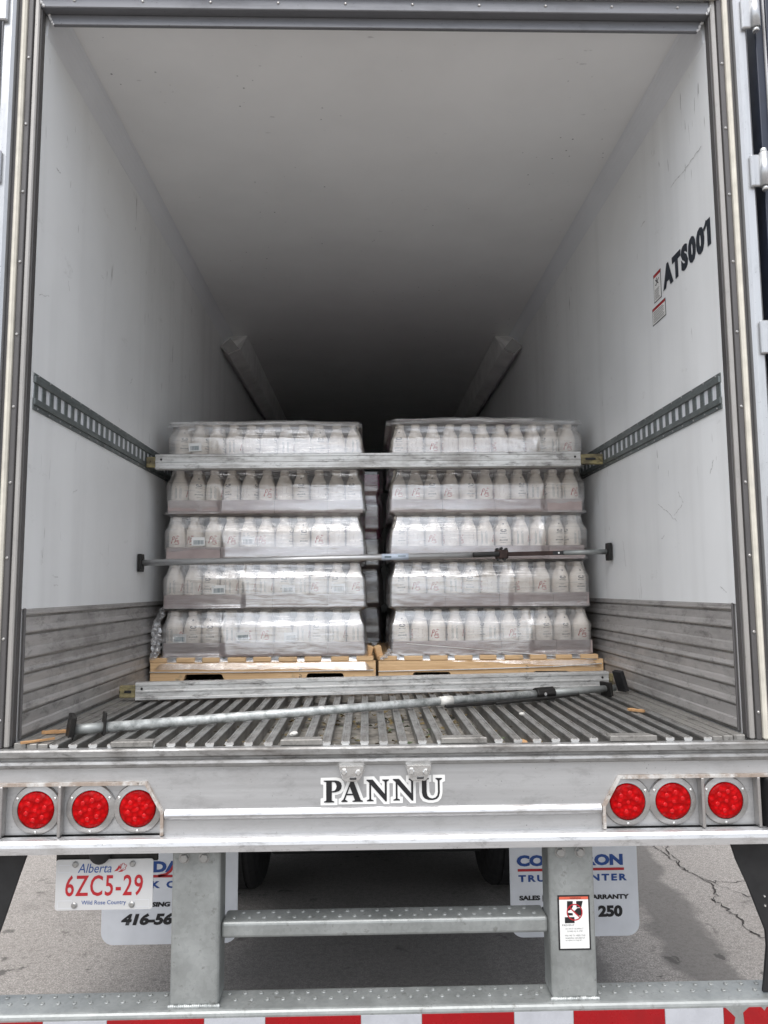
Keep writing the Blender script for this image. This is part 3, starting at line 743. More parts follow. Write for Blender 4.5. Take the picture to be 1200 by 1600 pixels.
# mud flaps with dealer lettering
def flap(x0, x1, italic):
    bm_pts = rounded(x0, x1, .247, 1.05, .055, 6, (1, 0, 0, 1))
    f = poly_xz('mud_flap', bm_pts, .995, 1.003, 'flap_white', T)
    pl = facing(.9935); o = x0
    text('flap_name', 'CONDARON', (o + .032, o + .522, .556, .606), pl, 'ink_blue', f, .055)
    link('flap_line', strokes_mesh('flap_line', [[(o + .036, .540), (o + .526, .540)], [(o+.25, .541), (o+.285, .548), (o+.305, .562), (o+.318, .585)]], .0115, facing(.9930)), 'ink_red', f)
    text('flap_trade', 'TRUCK CENTER', (o + .038, o + .538, .488, .519), pl, 'ink_blue', f, .045, 0, 1.35)
    text('flap_services', 'SALES | LEASING | WARRANTY', (o + .040, o + .545, .402, .429), pl, 'ink_black', f, .055, .15 if italic else 0)
    text('flap_number', '416-56', (o + .088, o + .320, .330, .381), pl, 'ink_black', f, .055, .22 if italic else 0)
    text('flap_number', '250', (o + .400, o + .512, .330, .381), pl, 'ink_black', f, .055, .22 if italic else 0)
    P('flap_hanger', (x0, x1, 1.0045, 1.03, .95, 1.148), 'black_steel', .002, 1, f)
flap(-1.253, -.645, True); flap(.594, 1.182, False)
# black rubber wedges hanging below the rear corners
for sx in (-1, 1):
    pts = [(1.158, .9695), (1.175, .915), (1.208, .838), (1.263, .690), (1.264, .640), (1.240, .4975), (1.37, .4975), (1.37, .9695)]
    if sx < 0: pts = [(1.170, .9695), (1.205, .865), (1.240, .755), (1.272, .66), (1.29, .60), (1.37, .60), (1.37, .9695)]
    c_ = poly_xz('corner_flap', [(sx * x, z) for x, z in pts], .008, .020, 'rubber_black', T, .002)
    for z in (.80, .77):
        bm = bmesh.new(); lathe_bm(bm, [(.004, 0), (.003, .003)], 8, Matrix.Translation((sx * 1.262, .008, z)) @ Matrix.Rotation(math.pi/2, 4, 'X')); link('rivet', bm_mesh(bm, 'rivet'), 'chrome_dirty', c_)
# running gear, then unseen blockers that keep the ground below dark
def tyre(x0, x1, yc):
    rr = .505; wd = x1 - x0
    pr = [(.28, 0), (.36, .01), (.45, .0), (.485, .02), (.503, .05), (.505, .07), (.497, .072), (.497, .082), (.505, .084), (.505, wd - .084), (.497, wd - .082), (.497, wd - .072), (.505, wd - .07), (.503, wd - .05), (.485, wd - .02), (.45, wd), (.36, wd - .01), (.28, wd)]
    bm = bmesh.new(); lathe_bm(bm, pr, 40, Matrix.Translation((x0, yc, rr - .004)) @ Matrix.Rotation(math.pi/2, 4, 'Y'))
    wh = link('wheel', bm_mesh(bm, 'wheel'), 'rubber_black', T)
    bm = bmesh.new(); lathe_bm(bm, [(.275, .02), (.275, wd - .02)], 24, Matrix.Translation((x0, yc, rr - .004)) @ Matrix.Rotation(math.pi/2, 4, 'Y')); link('rim', bm_mesh(bm, 'rim'), 'bezel_steel', wh)
for yc in (2.36, 3.6):
    for a in (-1.30, -.985, .65, .965): tyre(a, a + .295, yc)
    ax = rod('axle', (-.64, yc, .5), (.64, yc, .5), .065, 'under_black', T)
    for sx in (-1, 1): P('air_spring', (sx*.5 - .1, sx*.5 + .1, yc + .2, yc + .42, .55, .95), 'rubber_black', .03, 2, ax)
for sx in (-1, 1): P('chassis_rail', (sx*.5 - .06, sx*.5 + .06, .13, 6.0, .985, 1.1495), 'under_black', .004)
for yc in (1.3, 2.9, 4.4): P('cross_member', (-.43, .43, yc, yc + .08, 1.0, 1.148), 'under_black', .004)

P('shade_bulk', (-.62, .62, 1.95, 4.3, .30, .43), 'under_black', .02)  # unseen suspension bulk, added to shadow the ground between the tyres
for sx in (-1, 1): P('side_skirt', (sx*1.315 - .006, sx*1.315 + .006, 4.4, 11.5, .28, 1.19), 'trailer_skin', .003)  # unseen skirts as reefers carry, added to cut light from the sides
P('shade_sheet', (-1.28, 1.28, 4.45, 4.47, .08, 1.148), 'under_black', .003)  # unseen black sheet between the skirts, added to keep the ground dark

# wall decals inside on the right
def wallR(off): return lambda u, v_: Vector((WX - .0008 - off, u, v_))
dec = text('wall_number', 'ATS001', (.540, .085, 3.100, 3.208), wallR(.0012), 'ink_navy', T, .070, 0, 1.2)
link('wall_number_flag', strokes_mesh('wall_number_flag', [[(.113, 3.2055), (.128, 3.187), (.140, 3.180)]], .016, wallR(.0016)), 'ink_navy', T)
def wall_sticker(y0, y1, z0, z1, head, pic):
    s_ = link('wall_sticker', flat_poly_mesh('ws', [rect_loop(y0, y1, z0, z1)], wallR(.0008)), 'ink_black', T)
    link('sticker_face', flat_poly_mesh('ws', [rect_loop(y0 + .004, y1 - .004, z0 + .004, z1 - head)], wallR(.0013)), 'sticker_white', s_)
    link('sticker_header', flat_poly_mesh('ws', [rect_loop(y0 + .004, y1 - .004, z1 - head + .001, z1 - .003)], wallR(.0013)), 'ink_red', s_)
    n = 7 if pic else 7; zt = z0 + (z1 - z0) * (.42 if pic else .72)
    L = [[(y1 - .014, zt - i * (zt - z0 - .012) / (n-1)), (y0 + .012 + random.uniform(0, .02), zt - i * (zt - z0 - .012) / (n-1))] for i in range(n)]
    link('sticker_lines', strokes_mesh('sl', L, .0022, wallR(.0018)), 'ink_grey', s_)
    if pic:
        yc = (y0 + y1) / 2; zc = z0 + (z1 - z0) * .66
        fig = [[(yc + .018, zc + .014), (yc, zc), (yc - .02, zc + .012)], [(yc + .004, zc + .02), (yc, zc), (yc + .012, zc - .012), (yc + .02, zc - .008)], [(yc, zc), (yc - .014, zc - .012)]]
        link('pictogram', strokes_mesh('pc', fig, .006, wallR(.0018)), 'ink_black', s_)
wall_sticker(.560, .644, 3.086, 3.215, .016, True)
wall_sticker(.523, .672, 2.990, 3.068, .014, False)

# scuffs and scratches on the lining
SC_R = [[(.706, 2.193), (.573, 2.128), (.511, 2.095)], [(.534, 2.124), (.453, 2.161)], [(.96, 1.883), (.957, 1.772)], [(.985, 1.817), (.981, 1.772)], [(.16, 2.292), (.191, 2.248)], [(.417, 3.509), (.259, 3.502), (.125, 3.511)], [(.157, 1.822), (.11, 1.805)], [(1.18, 2.058), (1.148, 1.928)], [(1.456, 1.851), (1.471, 1.817)], [(.681, 2.035), (.651, 2.049)], [(.766, 3.505), (.709, 3.508)], [(.485, 2.213), (.44, 2.168)]]
SC_L = [[(.191, 3.442), (.227, 3.445)], [(.339, 3.053), (.355, 3.02)], [(.081, 2.894), (.168, 2.924)], [(.46, 2.22), (.506, 2.239)], [(.291, 1.887), (.345, 1.878)], [(.306, 1.847), (.347, 1.849)], [(.187, 1.974), (.202, 1.928)], [(1.152, 2.861), (1.18, 2.902)], [(.703, 3.236), (.728, 3.229)]]
for sx, LL in ((1, SC_R), (-1, SC_L)):
    for pl in LL:
        fine = []
        for a, b in zip(pl, pl[1:]):
            for i in range(6):
                p = Vector(a).lerp(Vector(b), i / 6); fine.append((p.x + random.uniform(-.004, .004), p.y + random.uniform(-.004, .004)))
        fine.append(pl[-1])
        me = strokes_mesh('scuff_mark', [fine], random.uniform(.0022, .0055), lambda u, v_: Vector((sx * (WX - .0015), u, v_)))
        link('scuff_mark', me, 'scuff_grey', T)

# ------------------------------------------------------------------ pallets
def pallet(x0, yb, label, wdt=1.205):
    dep = 1.02
    p = empty('wooden_pallet', (x0, yb, FZ), label, 'pallet', 'wooden pallets')
    def pb(name, b, bev=.003): return box(name, b, 'pallet_wood', p, bev)
    for k, y in enumerate((0, .49, .98)):
        zt, zb = .120, .019
        pts = [(0, zb), (.17, zb), (.18, .030), (.186, .055), (.196, .060), (.375, .060), (.385, .055), (.392, .03), (.40, zb), (.82, zb), (.83, .030), (.836, .055), (.846, .060), (1.02, .060), (1.03, .055), (1.036, .03), (1.045, zb), (wdt, zb), (wdt, zt), (0, zt)]
        o = poly_xz('stringer', pts, y, y + .038, 'pallet_wood', p, .002)
        if k == 0:
            for x, z0_ in ((.795, .070), (.795, .035)):
                me = strokes_mesh('grade_stamp', [[(x, z0_), (x + .014, z0_)], [(x, z0_ + .008), (x + .014, z0_ + .008)], [(x, z0_), (x, z0_ + .008)], [(x + .014, z0_ + .012), (x, z0_ + .018)]], .0028, lambda u, v_: Vector((u, -.0006, v_)))
                link('grade_stamp', me, 'ink_grey', o)
    for i in range(9):
        xa = i * .1372 + random.uniform(-.004, .004)
        pb('deck_board', (xa, xa + .094 + random.uniform(-.006, .006), -.004, dep + .004, .1205, .1445 + random.uniform(-.001, .001)))
    for xa in (0.0, .42, .68, 1.105): pb('bottom_board', (xa, xa + .095, 0, dep, .001, .0185))
    return p
PYF = 1.525
pL = pallet(-1.212, PYF, 'light wooden pallet under the left wrapped stack of bottles')
pR = pallet(.008, PYF, 'light wooden pallet under the right wrapped stack of bottles', 1.2175)
for xx, p, ang in ((-.055, pL, .5), (.022, pR, -.6)):
    o = box('split_corner', (-.018, .018, -.004, .03, 0, .075), 'pallet_wood', p, .003); o.location = (xx - p.location.x, .07, .122); o.rotation_euler = (.2, ang * .5, .3)

# ------------------------------------------------------------------ bottle kind with its prints
BP = [(.038, 0), (.0445, .004), (.046, .012), (.046, .140), (.0452, .150), (.0425, .162), (.038, .176), (.0325, .190), (.027, .202), (.0238, .209), (.0232, .214)]
def brad(z):
    for (r0, z0), (r1, z1) in zip(BP, BP[1:]):
        if z0 <= z <= z1: return r0 + (r1 - r0) * (z - z0) / max(1e-6, z1 - z0)
    return BP[-1][0]
def wrap(a0, off=.0006):
    def f(u, v_):
        a = a0 + u / .046; r = brad(v_) + off
        return Vector((r * math.sin(a), -r * math.cos(a), v_))
    return f
bm = bmesh.new(); lathe_bm(bm, BP, 24); BODY = bm_mesh(bm, 'bottle'); BODY.materials.append(MAT['bottle_cream'])
bm = bmesh.new(); lathe_bm(bm, [(.0225, .2145), (.0248, .216), (.0248, .234), (.0235, .2375), (.021, .2385)], 20); CAP = bm_mesh(bm, 'cap'); CAP.materials.append(MAT['cap_cream'])
for me in (BODY, CAP):
    for p in me.polygons: p.use_smooth = len(p.vertices) == 4
def text_part(body, b2, place, offset=0.0, shear=0.0):
    o = text('tmp', body, b2, place, 'ink_black', None, offset, shear, 1, 1); me = o.data; bpy.data.objects.remove(o); return me
def join(name, meshes, mat):
    bm = bmesh.new()
    for me in meshes: bm.from_mesh(me)
    me = bpy.data.meshes.new(name); bm.to_mesh(me); bm.free(); me.materials.append(MAT[mat]); return me
W0 = wrap(0)
em = []
for s_ in (-1, 1):
    em.append([(s_*.003, .150), (s_*.008, .146), (s_*.0145, .150), (s_*.016, .157)])
    em.append([(s_*.005, .158), (s_*.010, .155), (s_*.013, .159)])
em.append([(-.005, .149), (0, .1455), (.005, .149)])
for s_ in (-1, 1): em.append([(s_*.002, .186), (s_*.004, .190), (s_*.001, .193)])
PRINT_F = join('emblem_print', [strokes_mesh('e', em, .0042, W0), text_part('MOOALA', (-.0185, .0185, .1345, .1405), W0, .02)], 'ink_black')
PRINT_F2 = join('name_print', [text_part('organic', (-.019, .014, .110, .119), W0), text_part('almondmilk', (-.024, .024, .096, .105), W0, .02), text_part('original', (-.020, .010, .082, .089), W0)], 'ink_grey')
WN = wrap(math.pi / 2)
L = [[(-.015, .147), (.015, .147)], [(-.015, .142), (.010, .142)]]
nl = [[(-.012, .132 - i*.007), (.012, .132 - i*.007)] for i in range(8)]
fr = [[(-.016, .136), (.016, .136), (.016, .076), (-.016, .076), (-.016, .136)]]
PRINT_N = join('facts_panel', [strokes_mesh('a', L, .0035, WN), strokes_mesh('b', nl, .0036, WN), strokes_mesh('c', fr, .0018, WN)], 'ink_panel')
WS = wrap(math.pi)
sc = [[(-.024, .092), (-.018, .104), (-.012, .122), (-.009, .128), (-.014, .122), (-.018, .104), (-.021, .088)], [(-.009, .128), (-.002, .125), (-.006, .114), (-.014, .110)],
      [(-.004, .092), (.002, .108), (.005, .122), (.001, .108), (.003, .096), (.009, .108)], [(.004, .116), (.014, .118)], [(.010, .096), (.014, .108), (.020, .104), (.014, .094), (.022, .092)],
      [(.009, .126), (.012, .132), (.016, .126), (.021, .130)], [(-.002, .086), (.010, .084), (.022, .088)]]
PRINT_S = join('script_print', [strokes_mesh('s', sc, .0036, WS)], 'ink_script')
WP = wrap(1.5 * math.pi)
pl_ = [[(-.020 + random.uniform(0, .006), .146 - i*.0075), (.020 - random.uniform(0, .012), .146 - i*.0075)] for i in range(9)]
PRINT_P = join('text_print', [strokes_mesh('p', pl_, .0022, WP)], 'ink_faint')
ROT = {'F': 0, 'N': -90, 'S': 180, 'P': 90}
SHOW = {'F': 'black emblem', 'N': 'facts panel', 'S': 'red script', 'P': 'faint print'}
ORD = ['first', 'second', 'third', 'fourth', 'fifth', 'sixth', 'seventh', 'eighth', 'ninth', 'tenth', 'last']
TIER = ['bottom tier', 'second tier up', 'middle tier', 'fourth tier up', 'top tier']
FACES = {'left': ['NFFNSSPNFNN', 'NNFNNNFNSFS', 'SSSSNSPFSPP', 'NFNFPSPFPPF', 'FPPNPPNPFPN'],
         'right': ['FPSNPNSNFFS', 'FSSNFPPPSFF', 'FPSPPNFNNFN', 'SSFSFSPFNNS', 'FPSPPPPPPNS']}
first = None
def make_bottle():
    b = link('milk_bottle', BODY); link('cap', CAP, None, b)
    for nm, me in (('emblem_print', PRINT_F), ('name_print', PRINT_F2), ('facts_panel', PRINT_N), ('script_print', PRINT_S), ('text_print', PRINT_P)): link(nm, me, None, b)
    return b
def tray_mesh(wd, dp, h=.073, t=.004):
    bm = bmesh.new()
    for b in ((0, wd, 0, t, 0, h), (0, wd, dp - t, dp, 0, h), (0, t, t + .0003, dp - t - .0003, 0, h), (wd - t, wd, t + .0003, dp - t - .0003, 0, h), (t + .0003, wd - t - .0003, t + .0003, dp - t - .0003, .0002, t)):
        add_box(bm, *b)
    me = bm_mesh(bm, 'bottle_tray'); me.materials.append(MAT['tray_card']); return me
PT = .0972
TR3, TR2 = tray_mesh(3*PT + .002, 2*PT + .006), tray_mesh(2*PT + .002, 3*PT + .006)
Z0 = 1.4675; TP = .2588; YF = 1.552
SEAL = {('left', 4, 0): .10, ('left', 2, 0): .14, ('left', 1, 1): -.03, ('left', 0, 0): .05, ('left', 0, 1): .10, ('left', 2, 1): .12, ('left', 1, 2): .05, ('left', 1, 3): .03, ('left', 0, 2): .06}
INFO = {}
for side, xs in (('left', -1.152), ('right', .078)):
    for ti in range(5):
        jx = {'left': [.0, -.004, .006, .010, .026], 'right': [.010, .006, .0, .0, .006]}[side][ti]
        if side == 'left': wsc = [1.0, 1.0, .992, .985, .972][ti]
        else: wsc = [1.005, 1.0, .99, .985, .968][ti]
        x = xs + jx; z = Z0 + ti * TP; bi = 0
        for gi, n in enumerate((3, 3, 3, 2)):
            jy = random.uniform(-.004, .004)
            tr = link('bottle_tray', TR3 if n == 3 else TR2); tr.location = (x + random.uniform(-.001, .001), YF + jy, z + .0005); tr.scale = (wsc, 1, 1)
            tag(tr, 'mauve cardboard bottle tray, %s from the left, %s of the %s stack' % (ORD[gi] if gi < 3 else 'fourth', TIER[ti], side), 'tray', 'cardboard trays in the wrapped stacks')
            if (side, ti, gi) in SEAL:
                u = SEAL[(side, ti, gi)]
                lb = box('barcode_label', (u, u + .072, -.0075, -.0065, .078, .124), 'sticker_white', tr, 0); lb.rotation_euler = (0, random.uniform(-.06, .06), 0)
                bm = bmesh.new(); xx = u + .010
                while xx < u + .060:
                    ww = random.choice((.0018, .003, .0045)); add_box(bm, xx, xx + ww, -.0082, -.0078, .084, .108); xx += ww + random.choice((.0018, .003))
                link('barcode_bars', bm_mesh(bm, 'barcode_bars'), 'ink_panel', lb)
            for k in range(n):
                face = FACES[side][ti][bi]
                if first is None: first = make_bottle(); b = first
                else: b = copy_tree(first)
                b.location = (x + .001 + PT * wsc * (k + .5), YF + jy + .052, z + .0055)
                b.rotation_euler = (random.uniform(-.015, .015), random.uniform(-.028, .028), R(ROT[face] + random.uniform(-26, 26)))
                od = 'rightmost' if bi == 10 else 'leftmost' if bi == 0 else ORD[bi] + ' from left'
                tag(b, 'cream bottle showing %s, %s, %s, %s stack' % (SHOW[face], od, TIER[ti], side), 'bottle', 'front row bottles in the wrapped stacks')
                bi += 1
            x += n * PT * wsc + .004
        INFO[(side, ti)] = (xs + jx, x)
# bottles and trays deeper in the stacks, seen only through gaps
bmd = [(.038, 0), (.046, .006), (.046, .145), (.038, .176), (.027, .202), (.024, .212), (.0245, .234), (.02, .238)]
for side in ('left', 'right'):
    bm = bmesh.new(); bc = bmesh.new()
    for ti in range(5):
        x0, x1 = INFO[(side, ti)]; z = Z0 + ti * TP
        for r_ in range(1, 10):
            for k in range(11):
                if r_ > 1 and 0 < k < 10: continue
                lathe_bm(bm, bmd, 10, Matrix.Translation((x0 + .048 + k * (x1 - x0 - .1) / 10, YF + .052 + r_ * .1, z + .006)))
        add_box(bc, x0 + .002, x1 - .004, YF + .31, YF + .98, z, z + .07)
    link('bottles_behind', bm_mesh(bm, 'bottles_behind'), 'bottle_cream', None, 'stuff', True)
    tag(bpy.data.objects['bottles_behind' if side == 'left' else 'bottles_behind.001'], 'rows of cream bottles behind the front row of the %s stack' % side, 'bottles')
    o = link('trays_behind', bm_mesh(bc, 'trays_behind'), 'tray_card', None, 'stuff')
    tag(o, 'mauve trays deeper inside the %s wrapped stack' % side, 'trays')

# ------------------------------------------------------------------ stretch film round each stack
def fbm(v, o=3):
    return mnoise.fractal(v, 1.0, 2.0, o)
def stack_film(name, x0, x1, y0, y1, z0, z1, seedv, slant, tiers=5, mat='film', nfront=150, nrow=190, sag=.024, tp=TP, zb=Z0, lean=None, taper=0.0):
    bm = bmesh.new(); rows = []
    rad = .02
    per = []
    nf, nsd, nb = nfront, 26, 12
    for i in range(nf + 1): per.append((i / nf, 0, 'f'))
    for i in range(1, nsd): per.append((1, i / nsd, 's'))
    for i in range(nb + 1): per.append((1 - i / nb, 1, 'b'))
    for i in range(1, nsd): per.append((0, 1 - i / nsd, 's'))
    for j in range(nrow + 1):
        t = j / nrow; row = []
        for (u, w_, k) in per:
            zlo = z0 + slant * (u - .5) + .008 * fbm(Vector((u*6, seedv, 0)))
            z = zlo + (z1 - zlo) * t
            ph = ((z - zb) / tp) % 1.0; ti = min(tiers - 1, max(0, int((z - zb) // tp)))
            # taut at the trays, against the bottles above them, drawn in at the necks
            if z < zb: s = -.0145 * (zb - z) / .03 * (1 if k == 'f' else .6)
            elif ph < .28: s = 0
            elif ph < .62: s = .004 * (ph - .28) / .34
            elif ph < .93: s = .004 + sag * math.sin((ph - .62) / .31 * math.pi * .5)
            else: s = (.004 + sag) * (1 - (ph - .93) / .07)
            if z > zb + tp * (tiers - 1) + tp * .90: s = .012
            if lean and k == 'f' and z > zb:
                g = lean[ti](u); h = min(ph, .62 if g > 0 else .86); fade = 1 if ph < .9 else (1 - (ph - .9) / .1)
                s += g * (h - .05) * fade
                if g > 0: s -= fade * min(1, ph / .05) * (g * .36 + (.006 * min(1, (ph - .62) / .2) if ph > .62 else 0))
                if g < 0: s -= g * .55 * min(1, ph / .06) * (1 if ph < .9 else (1 - (ph - .9) / .1))
            slack = fbm(Vector((u * 5 + seedv, z * 9, w_ * 4)))
            s += .0016 * slack + .0008 * fbm(Vector((u * 9, z * 60 + u * 9, seedv)))
            crinkle = .0005 * fbm(Vector((u * 40, z * 30, seedv + 4)))
            s += crinkle - .0075
            grow = 0
            if ph > .97 or ph < .03: grow = .004
            tw = taper * max(0, z - zb) ** 2; X = x0 + (x1 - x0) * u + tw * (.5 - u) * 2; Y = y0 + (y1 - y0) * w_
            if k == 'f': Y += s - grow
            elif k == 'b': Y -= s
            if u == 0: X += ((s if s > 0 else s * .35) * 1.25 - grow)
            if u == 1: X -= ((s if s > 0 else s * .35) * 1.25 - grow)
            if k == 'f':      # rounded corners
                e = min(u, 1 - u) * (x1 - x0)
                if e < rad: Y += rad * (1 - math.sqrt(max(0, 1 - ((rad - e) / rad) ** 2))) * .8
                X += (1 if u < .5 else -1) * (s if s > 0 else s * .35) * 1.25 * max(0, 1 - e / .12)
            row.append(bm.verts.new((X, Y, z)))
        rows.append(row)
    n = len(per)
    for a, b in zip(rows, rows[1:]):
        for i in range(n): bm.faces.new((a[i], a[(i+1) % n], b[(i+1) % n], b[i]))
    me = bm_mesh(bm, name)
    return link(name, me, mat, None, None, True)
def step(edge, a, b, wob=.004):
    # film pulled back over some cases (a) and hanging outward over others (b)
    return lambda u: a + (b - a) * min(1, max(0, (u - edge) / .02 + .5))
LEAN_L = [step(.30, -.014, .022), step(.40, -.018, .010), step(.29, -.022, .032), step(.27, -.024, .030), step(.26, -.026, .030)]
LEAN_R = [step(.70, .012, -.016), step(.60, .012, -.018), step(.77, .032, -.022), step(.78, .030, -.024), step(.76, .030, -.024)]
fL = stack_film('stretch_film', -1.162, -.060, 1.548, 2.54, 1.402, 2.755, 3.1, -.012, lean=LEAN_L, taper=.010)
tag(fL, 'clear stretch film wrapped round the left stack of bottles', 'film', 'stretch film on the front stacks')
fR = stack_film('stretch_film', .072, 1.174, 1.548, 2.54, 1.425, 2.770, 8.7, -.05, lean=LEAN_R, taper=.011)
tag(fR, 'clear stretch film wrapped round the right stack of bottles', 'film', 'stretch film on the front stacks')
def top_sheet(parent, x0, x1, y0, y1, z, over, seedv, droop):
    bm = bmesh.new(); NX, NY = 50, 26; G = []
    for j in range(NY + 1):
        r_ = []
        for i in range(NX + 1):
            u, v_ = i / NX, j / NY
            X = x0 - over[0] + (x1 - x0 + over[0] + over[1]) * u; Y = y0 - .018 + (y1 - y0 + .03) * v_
            e = min(u, 1 - u, .5); d_ = max(0, 1 - v_ * 26)
            zz = z + .016 * math.sin(u * math.pi) * (1 - .3 * v_) + .008 * fbm(Vector((u * 6, v_ * 5, seedv))) - droop * d_ - .02 * max(0, 1 - e * 24) * .3
            r_.append(bm.verts.new((X, Y, zz)))
        G.append(r_)
    for a, b in zip(G, G[1:]):
        for i in range(NX): bm.faces.new((a[i], a[i+1], b[i+1], b[i]))
    return link('top_sheet', bm_mesh(bm, 'top_sheet'), 'film_dense', parent, None, True)
top_sheet(fL, -1.14, -.075, 1.552, 2.54, 2.752, (.012, .0), 1.3, .030)
top_sheet(fR, .085, 1.155, 1.552, 2.54, 2.770, (.026, .0), 5.3, .034)
# crumpled tail of film at the lower left corner
def crumple(parent, pts, wid, seedv):
    bm = bmesh.new(); rings = []
    N = 60; n = 14
    for i in range(N + 1):
        t = i / N * (len(pts) - 1); k = min(len(pts) - 2, int(t)); p = Vector(pts[k]).lerp(Vector(pts[k+1]), t - k)
        rr = wid * (.5 + .6 * math.sin(math.pi * i / N)) 
        ring = []
        for q_ in range(n):
            a = 2 * math.pi * q_ / n; d_ = 1 + .85 * fbm(Vector((math.cos(a) * 1.4, math.sin(a) * 1.4, i * .22 + seedv)), 4)
            ring.append(bm.verts.new((p.x + rr * d_ * math.cos(a), p.y + rr * d_ * .8 * math.sin(a), p.z + .006 * fbm(Vector((a, i * .5, seedv))))))
        rings.append(ring)
    for a, b in zip(rings, rings[1:]):
        for i in range(n): bm.faces.new((a[i], a[(i+1) % n], b[(i+1) % n], b[i]))
    return link('film_tail', bm_mesh(bm, 'film_tail'), 'film_loose', parent)
crumple(fL, [(-1.160, 1.56, 1.73), (-1.185, 1.55, 1.66), (-1.192, 1.545, 1.56), (-1.188, 1.54, 1.49), (-1.20, 1.525, 1.455)], .024, 2.2)
crumple(fR, [(.07, 1.55, 1.50), (.045, 1.53, 1.462), (.02, 1.52, 1.448)], .014, 6.2)
# film rope drawn round the pallets
for parent, pts in ((fL, [(-1.214, 1.518, 1.392), (-.7, 1.5185, 1.388), (-.02, 1.518, 1.393)]), (fR, [(.006, 1.518, 1.385), (.5, 1.5185, 1.392), (.95, 1.518, 1.402), (1.214, 1.518, 1.416)])):
    for a, b in zip(pts, pts[1:]): rod('film_rope', a, b, .0028, 'strap_white', parent, 8)
rod('film_rope', (.16, 1.534, 1.530), (.62, 1.530, 1.488), .0022, 'strap_white', fR, 6); rod('film_rope', (.62, 1.530, 1.488), (1.19, 1.522, 1.437), .0022, 'strap_white', fR, 6)

# ------------------------------------------------------------------ second row of goods, seen through the gap
def back_stack(x0, x1, y0, tops, label):
    s_ = empty('wrapped_stack', ((x0 + x1) / 2, y0, FZ), label, 'stack', 'stacks farther inside')
    z = .145; k = 0
    box('pallet_base', (x0 - s_.location.x, x1 - s_.location.x, 0, 1.0, .001, .14), 'pallet_wood', s_, .004)
    for h in tops:
        nx = 4
        for i in range(nx):
            a = x0 + (x1 - x0) * i / nx; b = x0 + (x1 - x0) * (i + 1) / nx
            box('carton', (a - s_.location.x + .004, b - s_.location.x - .004, random.uniform(0, .02), 1.0, z + .001, z + h - .006), 'carton_purple' if (k >= len(tops) - 2 and i == nx - 1) else 'carton_dark', s_, .006)
        z += h; k += 1
    f = stack_film('wrap', x0 - .012, x1 + .012, y0 - .012, y0 + 1.02, FZ + .12, FZ + z + .01, x0 * 7 + 1, 0, 5, 'film', 60, 90, .012)
    f.parent = s_; f.location = -s_.location
    return s_
back_stack(-1.12, .045, 2.66, [.23, .24, .24, .24, .22], 'dark film wrapped stack with a purple carton behind the left bottles')
back_stack(.125, 1.18, 2.72, [.23, .24, .24, .23], 'dark film wrapped stack behind the right bottles')

# ------------------------------------------------------------------ shoring beams and load bars
bprof = [(-.024, -.040), (.020, -.040), (.024, -.037), (.024, -.028), (.020, -.025), (.020, -.006), (.0235, -.003), (.0235, .003), (.020, .006), (.020, .024), (.024, .027), (.024, .037), (.020, .040), (-.024, .040)]
def beam(p0, p1, label, lat0, lat1):
    p0, p1 = Vector(p0), Vector(p1); mid = (p0 + p1) / 2
    e = empty('shoring_beam', mid, label, 'beam', 'shoring beams')
    a, b = p0 - mid, p1 - mid; d = (b - a).normalized()
    extrude('beam_body', bprof, a, b, 'bar_beam', e)
    for q0, q1 in ((a - d * .0005, a - d * lat0), (b + d * .0005, b + d * lat1)):
        if (q1 - q0).length < .01: continue
        l = extrude('latch', [(-.016, -.028), (.012, -.028), (.012, .028), (-.016, .028)], q0, q1, 'brass_latch', e, (0, 0, 1), .003)
        m = q0.lerp(q1, .5); u = d.cross(Vector((0, 0, 1))).normalized()
        s_ = -1 if (q1 - q0).dot(d) < 0 else 1
        side = u if s_ > 0 else -u
        fo = Vector((0, -1, 0))
        ll = (q1 - q0).length
        if ll > .07: box('latch_slot', (m.x - .035, m.x + .02, m.y - .0185, m.y - .0165, m.z - .006, m.z + .006), 'ink_black', l, .0005)
        bm = bmesh.new(); lathe_bm(bm, [(.010, 0), (.008, .006)], 10, Matrix.Translation((q1.x - s_*.016, m.y - .016, m.z + .002)) @ Matrix.Rotation(math.pi/2, 4, 'X')); link('latch_pin', bm_mesh(bm, 'latch_pin'), 'brass_latch', l)
    for q_ in (a + d * .03, b - d * .03):
        bm = bmesh.new(); lathe_bm(bm, [(.006, 0), (.005, .003)], 10, Matrix.Translation(q_ + Vector((0, -.0205, .012))) @ Matrix.Rotation(math.pi/2, 4, 'X')); link('rivet', bm_mesh(bm, 'rivet'), 'black_steel', e)
    return e
beam((-1.176, 1.425, 2.507), (1.104, 1.425, 2.517), 'aluminium shoring beam slotted into the wall tracks across the stacks', .05, .125)
beam((-1.115, .965, 1.366), (1.15, 1.235, 1.366), 'scuffed aluminium shoring beam lying on the ribbed floor', .072, .03)

def pad_mesh(o, name, c, w_, h, t, parent, mat='black_steel', rot=(0, 0, 0)):
    bm = bmesh.new(); add_box(bm, -t/2, t/2, -w_/2, w_/2, -h/2, h/2); bmesh.ops.bevel(bm, geom=bm.edges[:], offset=.003, segments=2, affect='EDGES', profile=.5)
    p = link(name, bm_mesh(bm, name), mat, parent); p.location = c; p.rotation_euler = rot; return p
